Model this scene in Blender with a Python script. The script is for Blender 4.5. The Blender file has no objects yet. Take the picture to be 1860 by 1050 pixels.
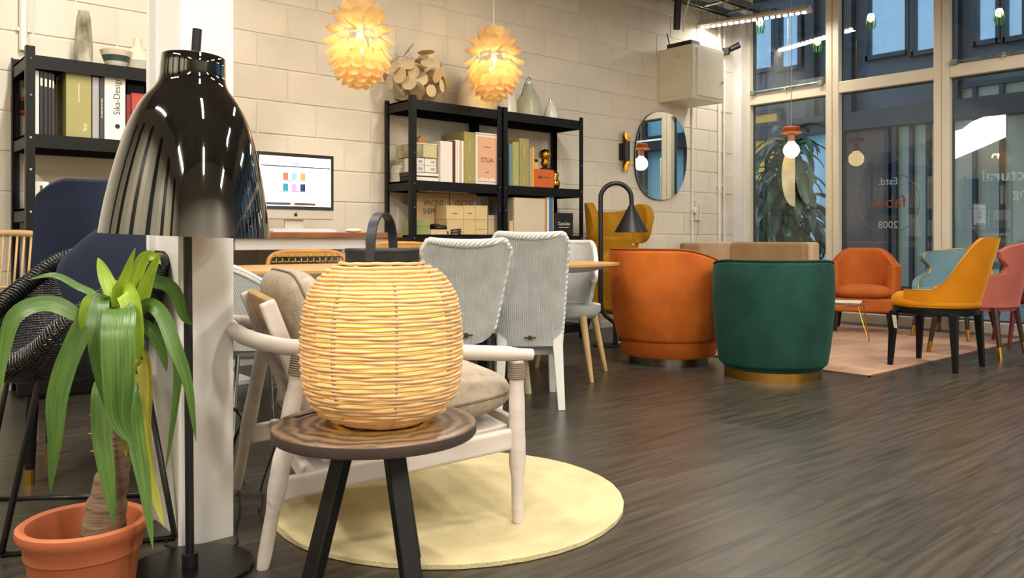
import bpy, bmesh, math, random
from math import sin, cos, pi, radians, sqrt, atan2
from mathutils import Vector, Matrix
random.seed(7)
scene = bpy.context.scene
col = scene.collection

# ------------------------------------------------------------------ camera
FPX, HZ, CX0, CAMH = 1480.0, 432.0, 930.0, 0.85      # focal length in px, horizon row, centre column, eye height
AA = radians(49.3)
CAMX, CAMY = -7.96, -5.29
RX, RY = sin(AA), -cos(AA)       # camera right in room axes
FX, FY = cos(AA), sin(AA)        # camera forward in room axes
cd = bpy.data.cameras.new('camera'); cam = bpy.data.objects.new('camera', cd); col.objects.link(cam)
cam.location = (CAMX, CAMY, CAMH); cam.rotation_euler = (pi / 2, 0, AA - pi / 2)
cd.sensor_width = 36.0; cd.lens = FPX / 1860.0 * 36.0; cd.shift_y = -(525.0 - HZ) / 1860.0
cd.clip_start = 0.05
scene.camera = cam

# ------------------------------------------------------------------ sky and exposure
w = bpy.data.worlds.new('dusk_sky'); scene.world = w; w.use_nodes = True
bg = w.node_tree.nodes['Background']
bg.inputs['Color'].default_value = (0.40, 0.50, 0.60, 1); bg.inputs['Strength'].default_value = 3.2
scene.view_settings.view_transform = 'Standard'
scene.view_settings.look = 'None'
scene.view_settings.gamma = 1.0
scene.view_settings.use_curve_mapping = False
scene.view_settings.exposure = 0.0
STRIP_W = 62.0        # watts of one ceiling strip light

# ------------------------------------------------------------------ pixel -> room helpers
def rdir(px):
    k = (px - CX0) / FPX
    return (k * RX + FX, k * RY + FY)
def at(px, py, Y):                    # point at camera depth Y
    d = rdir(px); return Vector((CAMX + d[0] * Y, CAMY + d[1] * Y, CAMH + (HZ - py) / FPX * Y))
def fl(px, py, z=0.0):                # point on a horizontal plane
    return at(px, py, (CAMH - z) * FPX / (py - HZ))
def wa(px, py, off=0.0):              # point on a plane parallel to the block wall, off metres in front
    return at(px, py, (-off - CAMY) / rdir(px)[1])
def wi(px, py, off=0.0):              # point on a plane parallel to the window wall (off > 0 inside)
    return at(px, py, (-off - CAMX) / rdir(px)[0])
def c2r(X, Y): return (CAMX + X * RX + Y * FX, CAMY + X * RY + Y * FY)
def face(dx, dy):                     # heading (room angle) of a direction given right / away from the viewer
    return atan2(dx * RY + dy * FY, dx * RX + dy * FX)
def proj(p):
    x, y = p[0] - CAMX, p[1] - CAMY
    Y = x * FX + y * FY; X = x * RX + y * RY
    if Y < .2: return None
    return (CX0 + FPX * X / Y, HZ - FPX * (p[2] - CAMH) / Y, Y)

# ------------------------------------------------------------------ materials
MATS = {}
def lin(c):
    if isinstance(c, str): c = [int(c[i:i + 2], 16) / 255 for i in (0, 2, 4)]
    else: c = [x / 255 for x in c]
    return [(x / 12.92 if x <= .04045 else ((x + .055) / 1.055) ** 2.4) for x in c] + [1]
def mat(name, c, rough=.5, metal=0., var=.12, vscale=6., bump=0., bscale=60., sheen=0., coat=0., emit=0., ecol=None,
        stretch=(1, 1, 1), rand=0., wave=None, trans=0., spec=.5, c2=None, coords='Object'):
    if name in MATS: return MATS[name]
    m = bpy.data.materials.new(name); m.use_nodes = True; MATS[name] = m
    nt = m.node_tree; N = nt.nodes; L = nt.links
    b = N['Principled BSDF']
    b.inputs['Roughness'].default_value = rough; b.inputs['Metallic'].default_value = metal
    b.inputs['Specular IOR Level'].default_value = spec
    if sheen:
        b.inputs['Sheen Weight'].default_value = sheen; b.inputs['Sheen Roughness'].default_value = .35
        b.inputs['Sheen Tint'].default_value = [min(1, x * 1.6 + .05) for x in lin(c)[:3]] + [1]
    if coat: b.inputs['Coat Weight'].default_value = coat; b.inputs['Coat Roughness'].default_value = .03; b.inputs['Coat IOR'].default_value = 2.2
    if emit:
        b.inputs['Emission Color'].default_value = lin(ecol or c); b.inputs['Emission Strength'].default_value = emit
    tc = N.new('ShaderNodeTexCoord'); mp = N.new('ShaderNodeMapping')
    L.new(tc.outputs[coords], mp.inputs['Vector']); mp.inputs['Scale'].default_value = stretch
    no = N.new('ShaderNodeTexNoise'); no.inputs['Scale'].default_value = vscale; no.inputs['Detail'].default_value = 5
    L.new(mp.outputs[0], no.inputs['Vector'])
    rp = N.new('ShaderNodeValToRGB'); base = lin(c); other = lin(c2) if c2 else [x * (1 - 2 * var) for x in base[:3]] + [1]
    hi = base if c2 else [min(1, x * (1 + var)) for x in base[:3]] + [1]
    rp.color_ramp.elements[0].position = .3; rp.color_ramp.elements[1].position = .7
    rp.color_ramp.elements[0].color = other; rp.color_ramp.elements[1].color = hi
    L.new(no.outputs['Fac'], rp.inputs[0]); out = rp.outputs[0]
    if rand:
        oi = N.new('ShaderNodeObjectInfo'); hs = N.new('ShaderNodeHueSaturation'); mr = N.new('ShaderNodeMapRange')
        mr.inputs['To Min'].default_value = 1 - rand; mr.inputs['To Max'].default_value = 1 + rand
        L.new(oi.outputs['Random'], mr.inputs['Value']); L.new(mr.outputs[0], hs.inputs['Value']); L.new(out, hs.inputs['Color'])
        out = hs.outputs[0]
        ad = N.new('ShaderNodeVectorMath'); ad.operation = 'MULTIPLY_ADD'; ad.inputs[1].default_value = (37, 11, 5)
        L.new(oi.outputs['Random'], ad.inputs[0]); L.new(tc.outputs[coords], ad.inputs[2]); L.new(ad.outputs[0], mp.inputs['Vector'])
    L.new(out, b.inputs['Base Color'])
    if bump or wave:
        bp = N.new('ShaderNodeBump'); bp.inputs['Distance'].default_value = .004
        bp.inputs['Strength'].default_value = bump or .5
        if wave:                                    # wave = (direction, scale, second direction or None)
            mp2 = N.new('ShaderNodeMapping'); L.new(tc.outputs[coords], mp2.inputs['Vector'])
            wv = N.new('ShaderNodeTexWave'); wv.bands_direction = wave[0]; wv.inputs['Scale'].default_value = wave[1]
            wv.inputs['Distortion'].default_value = .6; wv.inputs['Detail'].default_value = 1
            L.new(mp2.outputs[0], wv.inputs['Vector']); h = wv.outputs['Fac']
            if len(wave) > 2 and wave[2]:
                w2 = N.new('ShaderNodeTexWave'); w2.bands_direction = wave[2]; w2.inputs['Scale'].default_value = wave[1] * .8
                L.new(mp2.outputs[0], w2.inputs['Vector'])
                ml = N.new('ShaderNodeMath'); ml.operation = 'MULTIPLY'; L.new(h, ml.inputs[0]); L.new(w2.outputs['Fac'], ml.inputs[1]); h = ml.outputs[0]
            L.new(h, bp.inputs['Height'])
        else:
            n2 = N.new('ShaderNodeTexNoise'); n2.inputs['Scale'].default_value = bscale; n2.inputs['Detail'].default_value = 4
            L.new(mp.outputs[0], n2.inputs['Vector']); L.new(n2.outputs['Fac'], bp.inputs['Height'])
        L.new(bp.outputs[0], b.inputs['Normal'])
    if trans:
        tr = N.new('ShaderNodeBsdfTranslucent'); L.new(out, tr.inputs['Color']); mx = N.new('ShaderNodeMixShader'); mx.inputs[0].default_value = trans
        L.new(b.outputs[0], mx.inputs[1]); L.new(tr.outputs[0], mx.inputs[2]); L.new(mx.outputs[0], N['Material Output'].inputs['Surface'])
    return m
def glass_mat(name, tint=(.82, .88, .88), ior=1.5, extra=0.):
    if name in MATS: return MATS[name]
    m = bpy.data.materials.new(name); m.use_nodes = True; MATS[name] = m
    N = m.node_tree.nodes; L = m.node_tree.links; N.remove(N['Principled BSDF'])
    t = N.new('ShaderNodeBsdfTransparent'); t.inputs[0].default_value = (*tint, 1)
    g = N.new('ShaderNodeBsdfGlossy'); g.inputs['Roughness'].default_value = 0.0; g.inputs[0].default_value = (.95, .97, 1, 1)
    f = N.new('ShaderNodeFresnel'); ge = N.new('ShaderNodeNewGeometry'); mr = N.new('ShaderNodeMapRange')
    mr.inputs['To Min'].default_value = ior; mr.inputs['To Max'].default_value = 1 / ior     # same pane reflectance from either side
    L.new(ge.outputs['Backfacing'], mr.inputs['Value']); L.new(mr.outputs[0], f.inputs[0])
    a = N.new('ShaderNodeMath'); a.operation = 'ADD'; a.inputs[1].default_value = extra; a.use_clamp = True
    mx = N.new('ShaderNodeMixShader'); L.new(f.outputs[0], a.inputs[0]); L.new(a.outputs[0], mx.inputs[0])
    L.new(t.outputs[0], mx.inputs[1]); L.new(g.outputs[0], mx.inputs[2]); L.new(mx.outputs[0], N['Material Output'].inputs['Surface'])
    return m

# ------------------------------------------------------------------ mesh helpers
def euler(rx=0, ry=0, rz=0): return (Matrix.Rotation(rz, 3, 'Z') @ Matrix.Rotation(ry, 3, 'Y') @ Matrix.Rotation(rx, 3, 'X'))
class MB:
    def __init__(s): s.v = []; s.f = []
    def add(s, vs, fs):
        o = len(s.v); s.v += [tuple(p) for p in vs]; s.f += [tuple(i + o for i in f) for f in fs]; return s
    def box(s, c, d, rx=0, ry=0, rz=0, taper=1.):
        R = euler(rx, ry, rz); vs = []
        for z in (-1, 1):
            k = 1 if z < 0 else taper
            for x, y in ((-1, -1), (1, -1), (1, 1), (-1, 1)):
                vs.append(Vector(c) + R @ Vector((x * d[0] / 2 * k, y * d[1] / 2 * k, z * d[2] / 2)))
        return s.add(vs, [(3, 2, 1, 0), (4, 5, 6, 7), (0, 1, 5, 4), (1, 2, 6, 5), (2, 3, 7, 6), (3, 0, 4, 7)])
    def bar(s, p, q, a, b, up=(0, 0, 1), a1=None, b1=None):       # square bar from p to q, a wide, b deep
        p = Vector(p); q = Vector(q); t = (q - p).normalized(); side = t.cross(Vector(up))
        if side.length < 1e-4: side = t.cross(Vector((1, 0, 0)))
        side.normalize(); n = side.cross(t); vs = []
        for o, A, B in ((p, a, b), (q, a1 or a, b1 or b)):
            for i, j in ((-1, -1), (1, -1), (1, 1), (-1, 1)): vs.append(o + side * (i * A / 2) + n * (j * B / 2))
        return s.add(vs, [(3, 2, 1, 0), (4, 5, 6, 7), (0, 1, 5, 4), (1, 2, 6, 5), (2, 3, 7, 6), (3, 0, 4, 7)])
    def tube(s, pts, r, seg=8, closed=False, flat=1.):
        pts = [Vector(p) for p in pts]; n = len(pts); rs = r if isinstance(r, (list, tuple)) else [r] * n
        vs = []; prev = None
        for i, p in enumerate(pts):
            a = pts[(i - 1) % n] if (closed or i > 0) else p; b = pts[(i + 1) % n] if (closed or i < n - 1) else p
            t = (b - a).normalized()
            if prev is None:
                ref = Vector((0, 0, 1)) if abs(t.z) < .9 else Vector((1, 0, 0)); nn = (ref - t * ref.dot(t)).normalized()
            else:
                nn = prev - t * prev.dot(t); nn.normalize()
            prev = nn; bb = t.cross(nn)
            for k in range(seg):
                th = 2 * pi * k / seg; vs.append(p + nn * (rs[i] * flat * cos(th)) + bb * (rs[i] * sin(th)))
        fs = []; m = n if closed else n - 1
        for i in range(m):
            j = (i + 1) % n
            for k in range(seg):
                k2 = (k + 1) % seg; fs.append((i * seg + k, i * seg + k2, j * seg + k2, j * seg + k))
        if not closed: fs.append(tuple(range(seg))[::-1]); fs.append(tuple((n - 1) * seg + k for k in range(seg)))
        return s.add(vs, fs)
    def cyl(s, p, q, r, r1=None, seg=12): return s.tube([p, q], [r, r if r1 is None else r1], seg)
    def lathe(s, prof, seg=32, c=(0, 0, 0), sx=1., sy=1.):
        vs = []; fs = []; n = len(prof)
        for r, z in prof:
            for k in range(seg):
                a = 2 * pi * k / seg; vs.append((c[0] + r * cos(a) * sx, c[1] + r * sin(a) * sy, c[2] + z))
        for i in range(n - 1):
            for k in range(seg):
                k2 = (k + 1) % seg; fs.append((i * seg + k, i * seg + k2, (i + 1) * seg + k2, (i + 1) * seg + k))
        if prof[0][0] > 1e-4: fs.append(tuple(range(seg))[::-1])
        if prof[-1][0] > 1e-4: fs.append(tuple((n - 1) * seg + k for k in range(seg)))
        return s.add(vs, fs)
    def grid(s, fn, nu, nv, cu=False, cv=False):
        vs = [fn(i / (nu if cu else nu - 1), j / (nv if cv else nv - 1)) for i in range(nu) for j in range(nv)]; fs = []
        for i in range(nu if cu else nu - 1):
            for j in range(nv if cv else nv - 1):
                i2 = (i + 1) % nu; j2 = (j + 1) % nv; fs.append((i * nv + j, i2 * nv + j, i2 * nv + j2, i * nv + j2))
        return s.add(vs, fs)
    def shell(s, out, inn, nu, nv):                      # closed double wall between two (u,v) patches
        A = [Vector(out(i / (nu - 1), j / (nv - 1))) for i in range(nu) for j in range(nv)]
        B = [Vector(inn(i / (nu - 1), j / (nv - 1))) for i in range(nu) for j in range(nv)]
        M = nu * nv; fs = []
        for i in range(nu - 1):
            for j in range(nv - 1):
                a, b, c, d = i * nv + j, (i + 1) * nv + j, (i + 1) * nv + j + 1, i * nv + j + 1
                fs += [(a, b, c, d), (M + d, M + c, M + b, M + a)]
        ring = [i * nv for i in range(nu)] + [(nu - 1) * nv + j for j in range(1, nv)] + [i * nv + nv - 1 for i in range(nu - 2, -1, -1)] + [j for j in range(nv - 2, 0, -1)]
        for k in range(len(ring)):
            a, b = ring[k], ring[(k + 1) % len(ring)]; fs.append((b, a, M + a, M + b))
        return s.add(A + B, fs)
    def prism(s, pts, h, M=None):                        # outline in xy extruded by h along z, then moved by M
        n = len(pts); vs = [Vector((x, y, 0)) for x, y in pts] + [Vector((x, y, h)) for x, y in pts]
        if M is not None: vs = [M @ v for v in vs]
        fs = [tuple(range(n))[::-1], tuple(range(n, 2 * n))] + [(i, (i + 1) % n, n + (i + 1) % n, n + i) for i in range(n)]
        return s.add(vs, fs)
    def pillow(s, c, d, e=.45, R=None, nu=28, nv=18, pinch=.0):          # soft superellipsoid cushion
        def sp(t, e): return math.copysign(abs(t) ** e, t)
        def fn(u, v):
            a = 2 * pi * u; b = -pi / 2 + pi * v
            x = sp(cos(b), .75) * sp(cos(a), e); y = sp(cos(b), .75) * sp(sin(a), e); z = sp(sin(b), .8)
            k = 1 - pinch * (abs(x * y)) ** 1.5
            p = Vector((x * d[0] / 2, y * d[1] / 2, z * d[2] / 2 * k))
            if R is not None: p = R @ p
            return Vector(c) + p
        return s.grid(fn, nu, nv, cu=True)
    def build(s, name, m, parent=None, smooth=40, bevel=0., seg=2, loc=None, rot=None):
        me = bpy.data.meshes.new(name); me.from_pydata(s.v, [], s.f); me.update()
        return obj(name, me, m, parent, smooth, bevel, seg, loc, rot)
def obj(name, me, m, parent=None, smooth=40, bevel=0., seg=2, loc=None, rot=None):
    o = bpy.data.objects.new(name, me); col.objects.link(o)
    if m is not None and not me.materials: me.materials.append(m)
    if smooth and me.polygons:
        me.polygons.foreach_set('use_smooth', [True] * len(me.polygons))
        if smooth < 180: me.set_sharp_from_angle(angle=radians(smooth))
    if bevel:
        md = o.modifiers.new('bevel', 'BEVEL'); md.width = bevel; md.segments = seg; md.limit_method = 'ANGLE'; md.angle_limit = radians(40)
    if parent is not None: o.parent = parent
    if loc is not None: o.location = loc
    if rot is not None: o.rotation_euler = rot
    return o
def tag(o, label, cat, group=None):
    o['label'] = label; o['category'] = cat
    if group: o['group'] = group
    return o
def thing(name, label, cat, loc=(0, 0, 0), rz=0., group=None):
    o = bpy.data.objects.new(name, None); col.objects.link(o); o.empty_display_size = .1
    o.location = loc if len(loc) == 3 else (loc[0], loc[1], 0); o.rotation_euler = (0, 0, rz)
    return tag(o, label, cat, group)
def struct(o): o['kind'] = 'structure'; return o
def copy_tree(o, parent=None):
    c = o.copy(); col.objects.link(c); c.parent = parent
    for ch in list(o.children): copy_tree(ch, c)
    return c
def text(body, size, loc, rot, m, parent, name='lettering', align='CENTER', sx=1., ex=.0006):
    if body.startswith('~'):                            # print too small to read in the photo: short plain bars
        b = MB(); n = int(body[1:]); wd = size * .55 * n; x = -wd / 2; k = 0
        while x < wd / 2:
            l = size * (1.1, 1.9, 1.4)[k % 3]; l = min(l, wd / 2 - x); b.box((x + l / 2, 0, 0), (l, size * .4, ex * 2)); x += l + size * .35; k += 1
        o = b.build('fine_print', m, parent, smooth=0, loc=loc, rot=rot); return o
    cu = bpy.data.curves.new(name, 'FONT'); cu.body = body; cu.size = size; cu.extrude = ex; cu.align_x = align; cu.align_y = 'CENTER'
    cu.resolution_u = 3
    tmp = bpy.data.objects.new(name, cu); me = bpy.data.meshes.new_from_object(tmp); bpy.data.objects.remove(tmp)
    me.materials.clear(); me.materials.append(m)
    o = bpy.data.objects.new(name, me); col.objects.link(o); o.location = loc; o.rotation_euler = rot
    o.scale = (sx, 1, 1); o.parent = parent; return o
def point_light(name, loc, watts, colr, r, parent=None):
    l = bpy.data.lights.new(name, 'POINT'); l.energy = watts; l.color = colr; l.shadow_soft_size = r
    o = bpy.data.objects.new(name, l); col.objects.link(o); o.location = loc; o.parent = parent; return o
def smooth01(t): t = max(0., min(1., t)); return t * t * (3 - 2 * t)
def lerp(pts, x):
    if x <= pts[0][0]: return pts[0][1]
    for (a, b), (c, d) in zip(pts, pts[1:]):
        if x <= c: return b + (d - b) * smooth01((x - a) / (c - a)) if False else b + (d - b) * (x - a) / (c - a)
    return pts[-1][1]
def spline(pts, n=8, closed=False):                     # Catmull-Rom
    P = [Vector(p) for p in pts]; out = []; m = len(P)
    for i in range(m if closed else m - 1):
        if closed: a, b, c, d = P[i - 1], P[i], P[(i + 1) % m], P[(i + 2) % m]
        else: a, b, c, d = P[max(0, i - 1)], P[i], P[i + 1], P[min(m - 1, i + 2)]
        for k in range(n):
            t = k / n
            out.append(.5 * ((2 * b) + (c - a) * t + (2 * a - 5 * b + 4 * c - d) * t * t + (3 * b - a - 3 * c + d) * t ** 3))
    if not closed: out.append(P[-1])
    return out

# ================================================================== THE ROOM
CREAM = mat('cream_wall_paint', 'DED6C6', rough=.62, var=.03, vscale=3, bump=.25, bscale=90, rand=.025, spec=.4)
TRIMW = mat('cream_frame_paint', 'D9CFBB', rough=.4, var=.03, vscale=3)
WHITEP = mat('white_paint', 'E4E2DF', rough=.45, var=.03, vscale=4, bump=.1, bscale=40)
PLANK = mat('dark_vinyl_plank', '4A443A', rough=.32, var=.0, vscale=3.0, stretch=(1.0, 15, 1), rand=.10, c2='292620', bump=.10, bscale=9, spec=.5)
BLACKM = mat('black_powder_coat', '15151A', rough=.42, var=.15, vscale=12, bump=.05, bscale=200)
BLACKG = mat('black_gloss', '050506', rough=.05, var=.0, coat=1.)
BRASS = mat('brushed_brass', 'C69A4A', rough=.28, metal=1., var=.1, vscale=5)
STEEL = mat('galvanised_steel', '9A9F98', rough=.42, metal=.9, var=.2, vscale=9)
CHROME = mat('chrome_metal', 'C8CACC', rough=.12, metal=1., var=.03)
CEIL = mat('ceiling_grey', '8C8880', rough=.8, var=.1, vscale=2)
RH = 4.3; XL, YF = -10.6, -9.4                        # room height, left wall, wall behind the viewer

# floor: a screed slab with vinyl planks laid on it
flo = struct(MB().box(((XL + .2) / 2, YF / 2, -.06), (abs(XL) + .6, abs(YF) + .6, .1)).build('floor', PLANK, smooth=0))
PW, PLN = .181, 1.215
pm = MB().box((0, 0, -.0035), (PLN - .0009, PW - .0009, .013))
pme = None; npl = 0; rest = MB(); row = 0; y = YF
while y < 0:
    off = (row * .437) % PLN; x = XL - off
    while x < 0:
        cxp, cyp = x + PLN / 2, y + PW / 2
        seen = False
        for ex in (-.5, -.25, 0, .25, .5):
            q = proj((cxp + ex * PLN, cyp, 0))
            if q and -60 < q[0] < 1920 and q[1] < 1110: seen = True
        if x + PLN > .0: x1 = 0.
        if seen and npl < 298:
            if pme is None:
                o = pm.build('plank', PLANK, flo, smooth=0); pme = o.data
            else: o = obj('plank', pme, PLANK, flo, smooth=0)
            o.location = (cxp, cyp, 0); npl += 1
        else: rest.box((cxp, cyp, -.0035), (PLN - .0016, PW - .0016, .013))
        x += PLN
    y += PW; row += 1
ro = rest.build('plank_field', PLANK, flo, smooth=0); ro['kind'] = 'stuff'

# block wall: mortar bed with painted concrete blocks proud of it
wall = struct(MB().box(((XL) / 2, .0415, RH / 2), (abs(XL) + .4, .1, RH)).build('wall_back', CREAM, smooth=0))
BLW, BLH = .44, .2245
BZ0, BX0 = 2.0035 - 9 * BLH, -5.023
def blockmesh(wd):
    b = MB(); g = .005; c = .004; d = .016
    x0, x1, z0, z1 = -wd / 2 + g, wd / 2 - g, -BLH / 2 + g, BLH / 2 - g
    vs = [(x0, .012, z0), (x1, .012, z0), (x1, .012, z1), (x0, .012, z1), (x0 , -d + c, z0), (x1, -d + c, z0), (x1, -d + c, z1), (x0, -d + c, z1),
          (x0 + c, -d, z0 + c), (x1 - c, -d, z0 + c), (x1 - c, -d, z1 - c), (x0 + c, -d, z1 - c)]
    fs = [(8, 9, 10, 11)]
    for a in range(4):
        b2 = (a + 1) % 4; fs += [(a, b2, 4 + b2, 4 + a), (4 + a, 4 + b2, 8 + b2, 8 + a)]
    return b.add(vs, fs)
bme = None; nb = 0; restb = MB()
for k in range(int(RH / BLH)):
    zc = BZ0 + (k + .5) * BLH
    if zc + BLH / 2 > RH: break
    offx = 0 if (k % 2 == 0) else BLW / 2
    i = -14
    while True:
        xc = BX0 + offx + (i + .5) * BLW; i += 1
        if xc + BLW / 2 > -.01: break
        if xc - BLW / 2 < XL: continue
        q = proj((xc, 0, zc))
        qa = proj((xc - BLW / 2, 0, zc)); qb = proj((xc + BLW / 2, 0, zc))
        seen = q and qb[0] > -5 and qa[0] < 1345 and -45 < q[1] < 640
        if seen and nb < 298:
            if bme is None: o = blockmesh(BLW).build('block', CREAM, wall, smooth=0); bme = o.data
            else: o = obj('block', bme, CREAM, wall, smooth=0)
            o.location = (xc, 0, zc + random.uniform(-.0006, .0006)); o.rotation_euler = (random.uniform(-.004, .004), 0, random.uniform(-.004, .004)); nb += 1
        else:
            t = blockmesh(BLW); restb.add([(p[0] + xc, p[1], p[2] + zc) for p in t.v], t.f)
ob = restb.build('block_field', CREAM, wall, smooth=0); ob['kind'] = 'stuff'
struct(MB().box((XL / 2, -.028, .03), (abs(XL), .02, .06)).build('baseboard_back', WHITEP, smooth=0, bevel=.004))

# other walls and the ceiling
struct(MB().box((XL / 2, YF / 2, RH + .05), (abs(XL) + .6, abs(YF) + .6, .1)).build('ceiling', CEIL, smooth=0))
wl = struct(MB().box((XL - .05, YF / 2, RH / 2), (.1, abs(YF) + .2, RH)).build('wall_left', CREAM, smooth=0))
DARKF = mat('dark_bronze_frame', '2B2A29', rough=.4)
for k in range(6):                                   # tall cream door panels between dark posts along the left wall
    yy = -.3 - k * 1.45
    for j in range(2): MB().box((XL + .03, yy - .30 - j * .53, 1.65), (.05, .51, 3.2)).build('door_panel', mat('cream_laminate', 'E6DCC0', rough=.35, var=.03), wl, smooth=0, bevel=.004)
    MB().box((XL + .05, yy + .16, 1.7), (.12, .34, 3.4)).build('post', DARKF, wl, smooth=0, bevel=.006)
struct(MB().box((XL / 2, YF - .05, RH / 2), (abs(XL) + .4, .1, RH)).build('wall_front', CREAM, smooth=0))

# window wall (x = 0): header, pilaster and glazed bays
TZ = wi(1615, 147).z                                  # transom height
GL = glass_mat('window_glass', tint=(.80, .86, .88), ior=1.62)
wr = struct(MB().box((.07, YF / 2, RH - .2), (.14, abs(YF), .4)).build('wall_right', CREAM, smooth=0))
pil_y = wi(1357, 300).y
struct(MB().box((.02, pil_y / 2 + .01, RH / 2), (.2, abs(pil_y) + .02, RH)).box((-.10, -.055, RH / 2), (.12, .11, RH)).build('trim_1', WHITEP, smooth=0, bevel=.006))
muly = [wi(1357, 300).y, wi(1516, 300).y, wi(1714, 300).y]
while muly[-1] > YF + .5: muly.append(muly[-1] - (muly[1] - muly[2]))
for k in range(len(muly) - 1):
    y0, y1 = muly[k], muly[k + 1]; wd = y0 - y1; yc = (y0 + y1) / 2
    win = bpy.data.objects.new('window_%d' % (k + 1), None); col.objects.link(win); struct(win); win.location = (0, yc, 0)
    fr = MB(); fw = .068
    for sy in (-1, 1): fr.box((0, sy * (wd / 2 - fw / 2 - .002), (RH - .4) / 2), (.11, fw, RH - .4))
    fr.box((0, 0, TZ), (.10, wd - 2 * fw - .004, .115)).box((0, 0, .05), (.13, wd - 2 * fw - .004, .10)).box((0, 0, RH - .45), (.1, wd - 2 * fw - .004, .1))
    fr.build('window_frame', TRIMW, win, smooth=0, bevel=.006)
    for z0, z1 in ((.1, TZ - .0575), (TZ + .0575, RH - .5)):
        MB().box((.012, 0, (z0 + z1) / 2), (.006, wd - 2 * fw - .004, z1 - z0)).build('pane', GL, win, smooth=0)
        gk = MB(); h = z1 - z0
        for sy in (-1, 1): gk.box((.03, sy * (wd / 2 - fw - .008), (z0 + z1) / 2), (.03, .014, h))
        gk.box((.03, 0, z0 + .007), (.03, wd - 2 * fw, .014)).box((.03, 0, z1 - .007), (.03, wd - 2 * fw, .014))
        gk.build('gasket', DARKF, win, smooth=0)
    if k in (0, 2):                                   # pivot stay bar along the upper pane
        MB().tube([(-.075, -wd / 2 + .1, TZ + .075), (-.075, wd / 2 - .1, TZ + .075)], .012, 8).box((-.07, -wd / 2 + .12, TZ + .07), (.04, .05, .05)).box((-.07, wd / 2 - .12, TZ + .07), (.04, .05, .05)).box((-.07, 0, TZ + .07), (.03, .03, .04)).build('stay_bar', STEEL, win, smooth=40)
    struct(win)

# lettering stuck on the glass, meant to be read from outside
DEC = mat('white_vinyl_film', 'E8E6DC', rough=.6, var=.02)
DECO = mat('orange_vinyl_film', 'C86A3A', rough=.6, var=.02)
DECG = mat('grey_vinyl_film', '8A867C', rough=.6, var=.02)
p = wi(1613, 368, -.02)
dc = thing('window_decal', 'round shop emblem with mirrored lettering stuck on the middle window', 'window decal', p)
RM = (pi / 2, 0, pi / 2)
s_ = wi(1613, 368).x; Yd = (p - Vector((CAMX, CAMY, CAMH))).length
text('fabiia', .17, (0, 0, 0), RM, DECO, dc, 'name_lettering')
text('Estd.', .10, (0, 0, .205), RM, DEC, dc, 'year_word_lettering')
text('2008', .10, (0, 0, -.22), RM, DEC, dc, 'year_lettering')
for a0 in (-72, 108):
    MB().tube([(0, .30 * cos(radians(a0 + 7.2 * k)), .30 * sin(radians(a0 + 7.2 * k))) for k in range(21)], .004, 4, flat=1.).build('arc', DECG, dc, smooth=0)
p = wi(1842, 318, -.02)
dc2 = thing('window_decal', 'white mirrored words about lighting stuck on the window behind the salmon chair', 'window decal', p)
text('architectural', .15, (0, -.12, 0), RM, DEC, dc2, 'upper_lettering')
text('lighting', .12, (0, -.16, -.16), RM, DEC, dc2, 'lower_lettering')

# square-edged steel column with two flanges, painted white
p = fl(329, 998); cR = p + Vector((.072, 0, 0))
colm = struct(thing('trim_2', 'white painted steel column', 'column', (cR.x, cR.y, 0)))
del colm['category']
MB().box((0, .01, RH / 2), (.148, .022, RH)).build('flange', WHITEP, colm, smooth=0, bevel=.003)
MB().box((0, .29, RH / 2), (.148, .022, RH)).build('flange', WHITEP, colm, smooth=0, bevel=.003)
MB().box((.005, .15, RH / 2), (.116, .26, RH)).build('web', WHITEP, colm, smooth=0, bevel=.004)

# ------------------------------------------------------------------ outside: courtyard and the building opposite
CONC = mat('grey_concrete', '7A7E82', rough=.8, var=.15, vscale=4)
PANEL = mat('slate_cladding', '4A5058', rough=.55, var=.12, vscale=3)
FRAMEB = mat('blue_black_frame', '1E222A', rough=.4)
struct(MB().box((6, -3, -.08), (12, 30, .1)).build('courtyard_ground', CONC, smooth=0))
XB = 4.6
bld = thing('office_building', 'slate clad building with glazed bays across the courtyard', 'building', (XB, 0, 0))
MB().box((.75, -3, 3.5), (.5, 26, 7)).build('wall', PANEL, bld, smooth=0)
REFL = mat('sky_reflecting_glass', '9FB4C4', rough=.08, metal=.85, var=.03, spec=.8)
REFD = mat('brown_reflection_glow', '3A2A20', rough=.3, var=.2, vscale=.8, emit=.22, ecol='6A4630')  # brown reflection of the wood indoors, put in as a dim glow
REFG = mat('grey_green_reflection_glow', '8A8C7E', rough=.3, var=.2, vscale=.7, emit=.30, ecol='7C8070')  # glows faintly to imitate the grey-green room reflected in the panes
def bwin(px0, px1, py0, py1, m, bars=0, ledge=True, proud=.0):
    a = wi((px0 + px1) / 2, (py0 + py1) / 2, -XB - .4)
    y0, y1 = wi(px0, py0, -XB - .4).y, wi(px1, py0, -XB - .4).y
    Y = proj(a)[2]; z1, z0 = CAMH + (HZ - py0) / FPX * Y, max(.05, CAMH + (HZ - py1) / FPX * Y)
    yc, wd, h, zc = (y0 + y1) / 2, abs(y0 - y1), z1 - z0, (z0 + z1) / 2
    f = MB()
    for s in (-1, 1): f.box((.45, yc + s * wd / 2, zc), (.12, .07, h + .07)).box((.45, yc, zc + s * h / 2), (.12, wd, .07))
    for b in range(bars): f.box((.46, yc - wd / 2 + wd * (b + 1) / (bars + 1), zc), (.10, .06, h))
    fo = f.build('window', FRAMEB, bld, smooth=0)
    MB().box((.49, yc, zc), (.02, wd, h)).build('glazing', m, fo, smooth=0)
LITY = mat('lit_yellow_room', 'C9A050', emit=.35, ecol='D8A444', rough=.6)
BLUEW = mat('pale_blue_panel', '9CC8DC', rough=.5, var=.06, vscale=1)
bwin(1362, 1404, 24, 128, REFL); bwin(1411, 1452, 20, 124, REFL)
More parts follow.
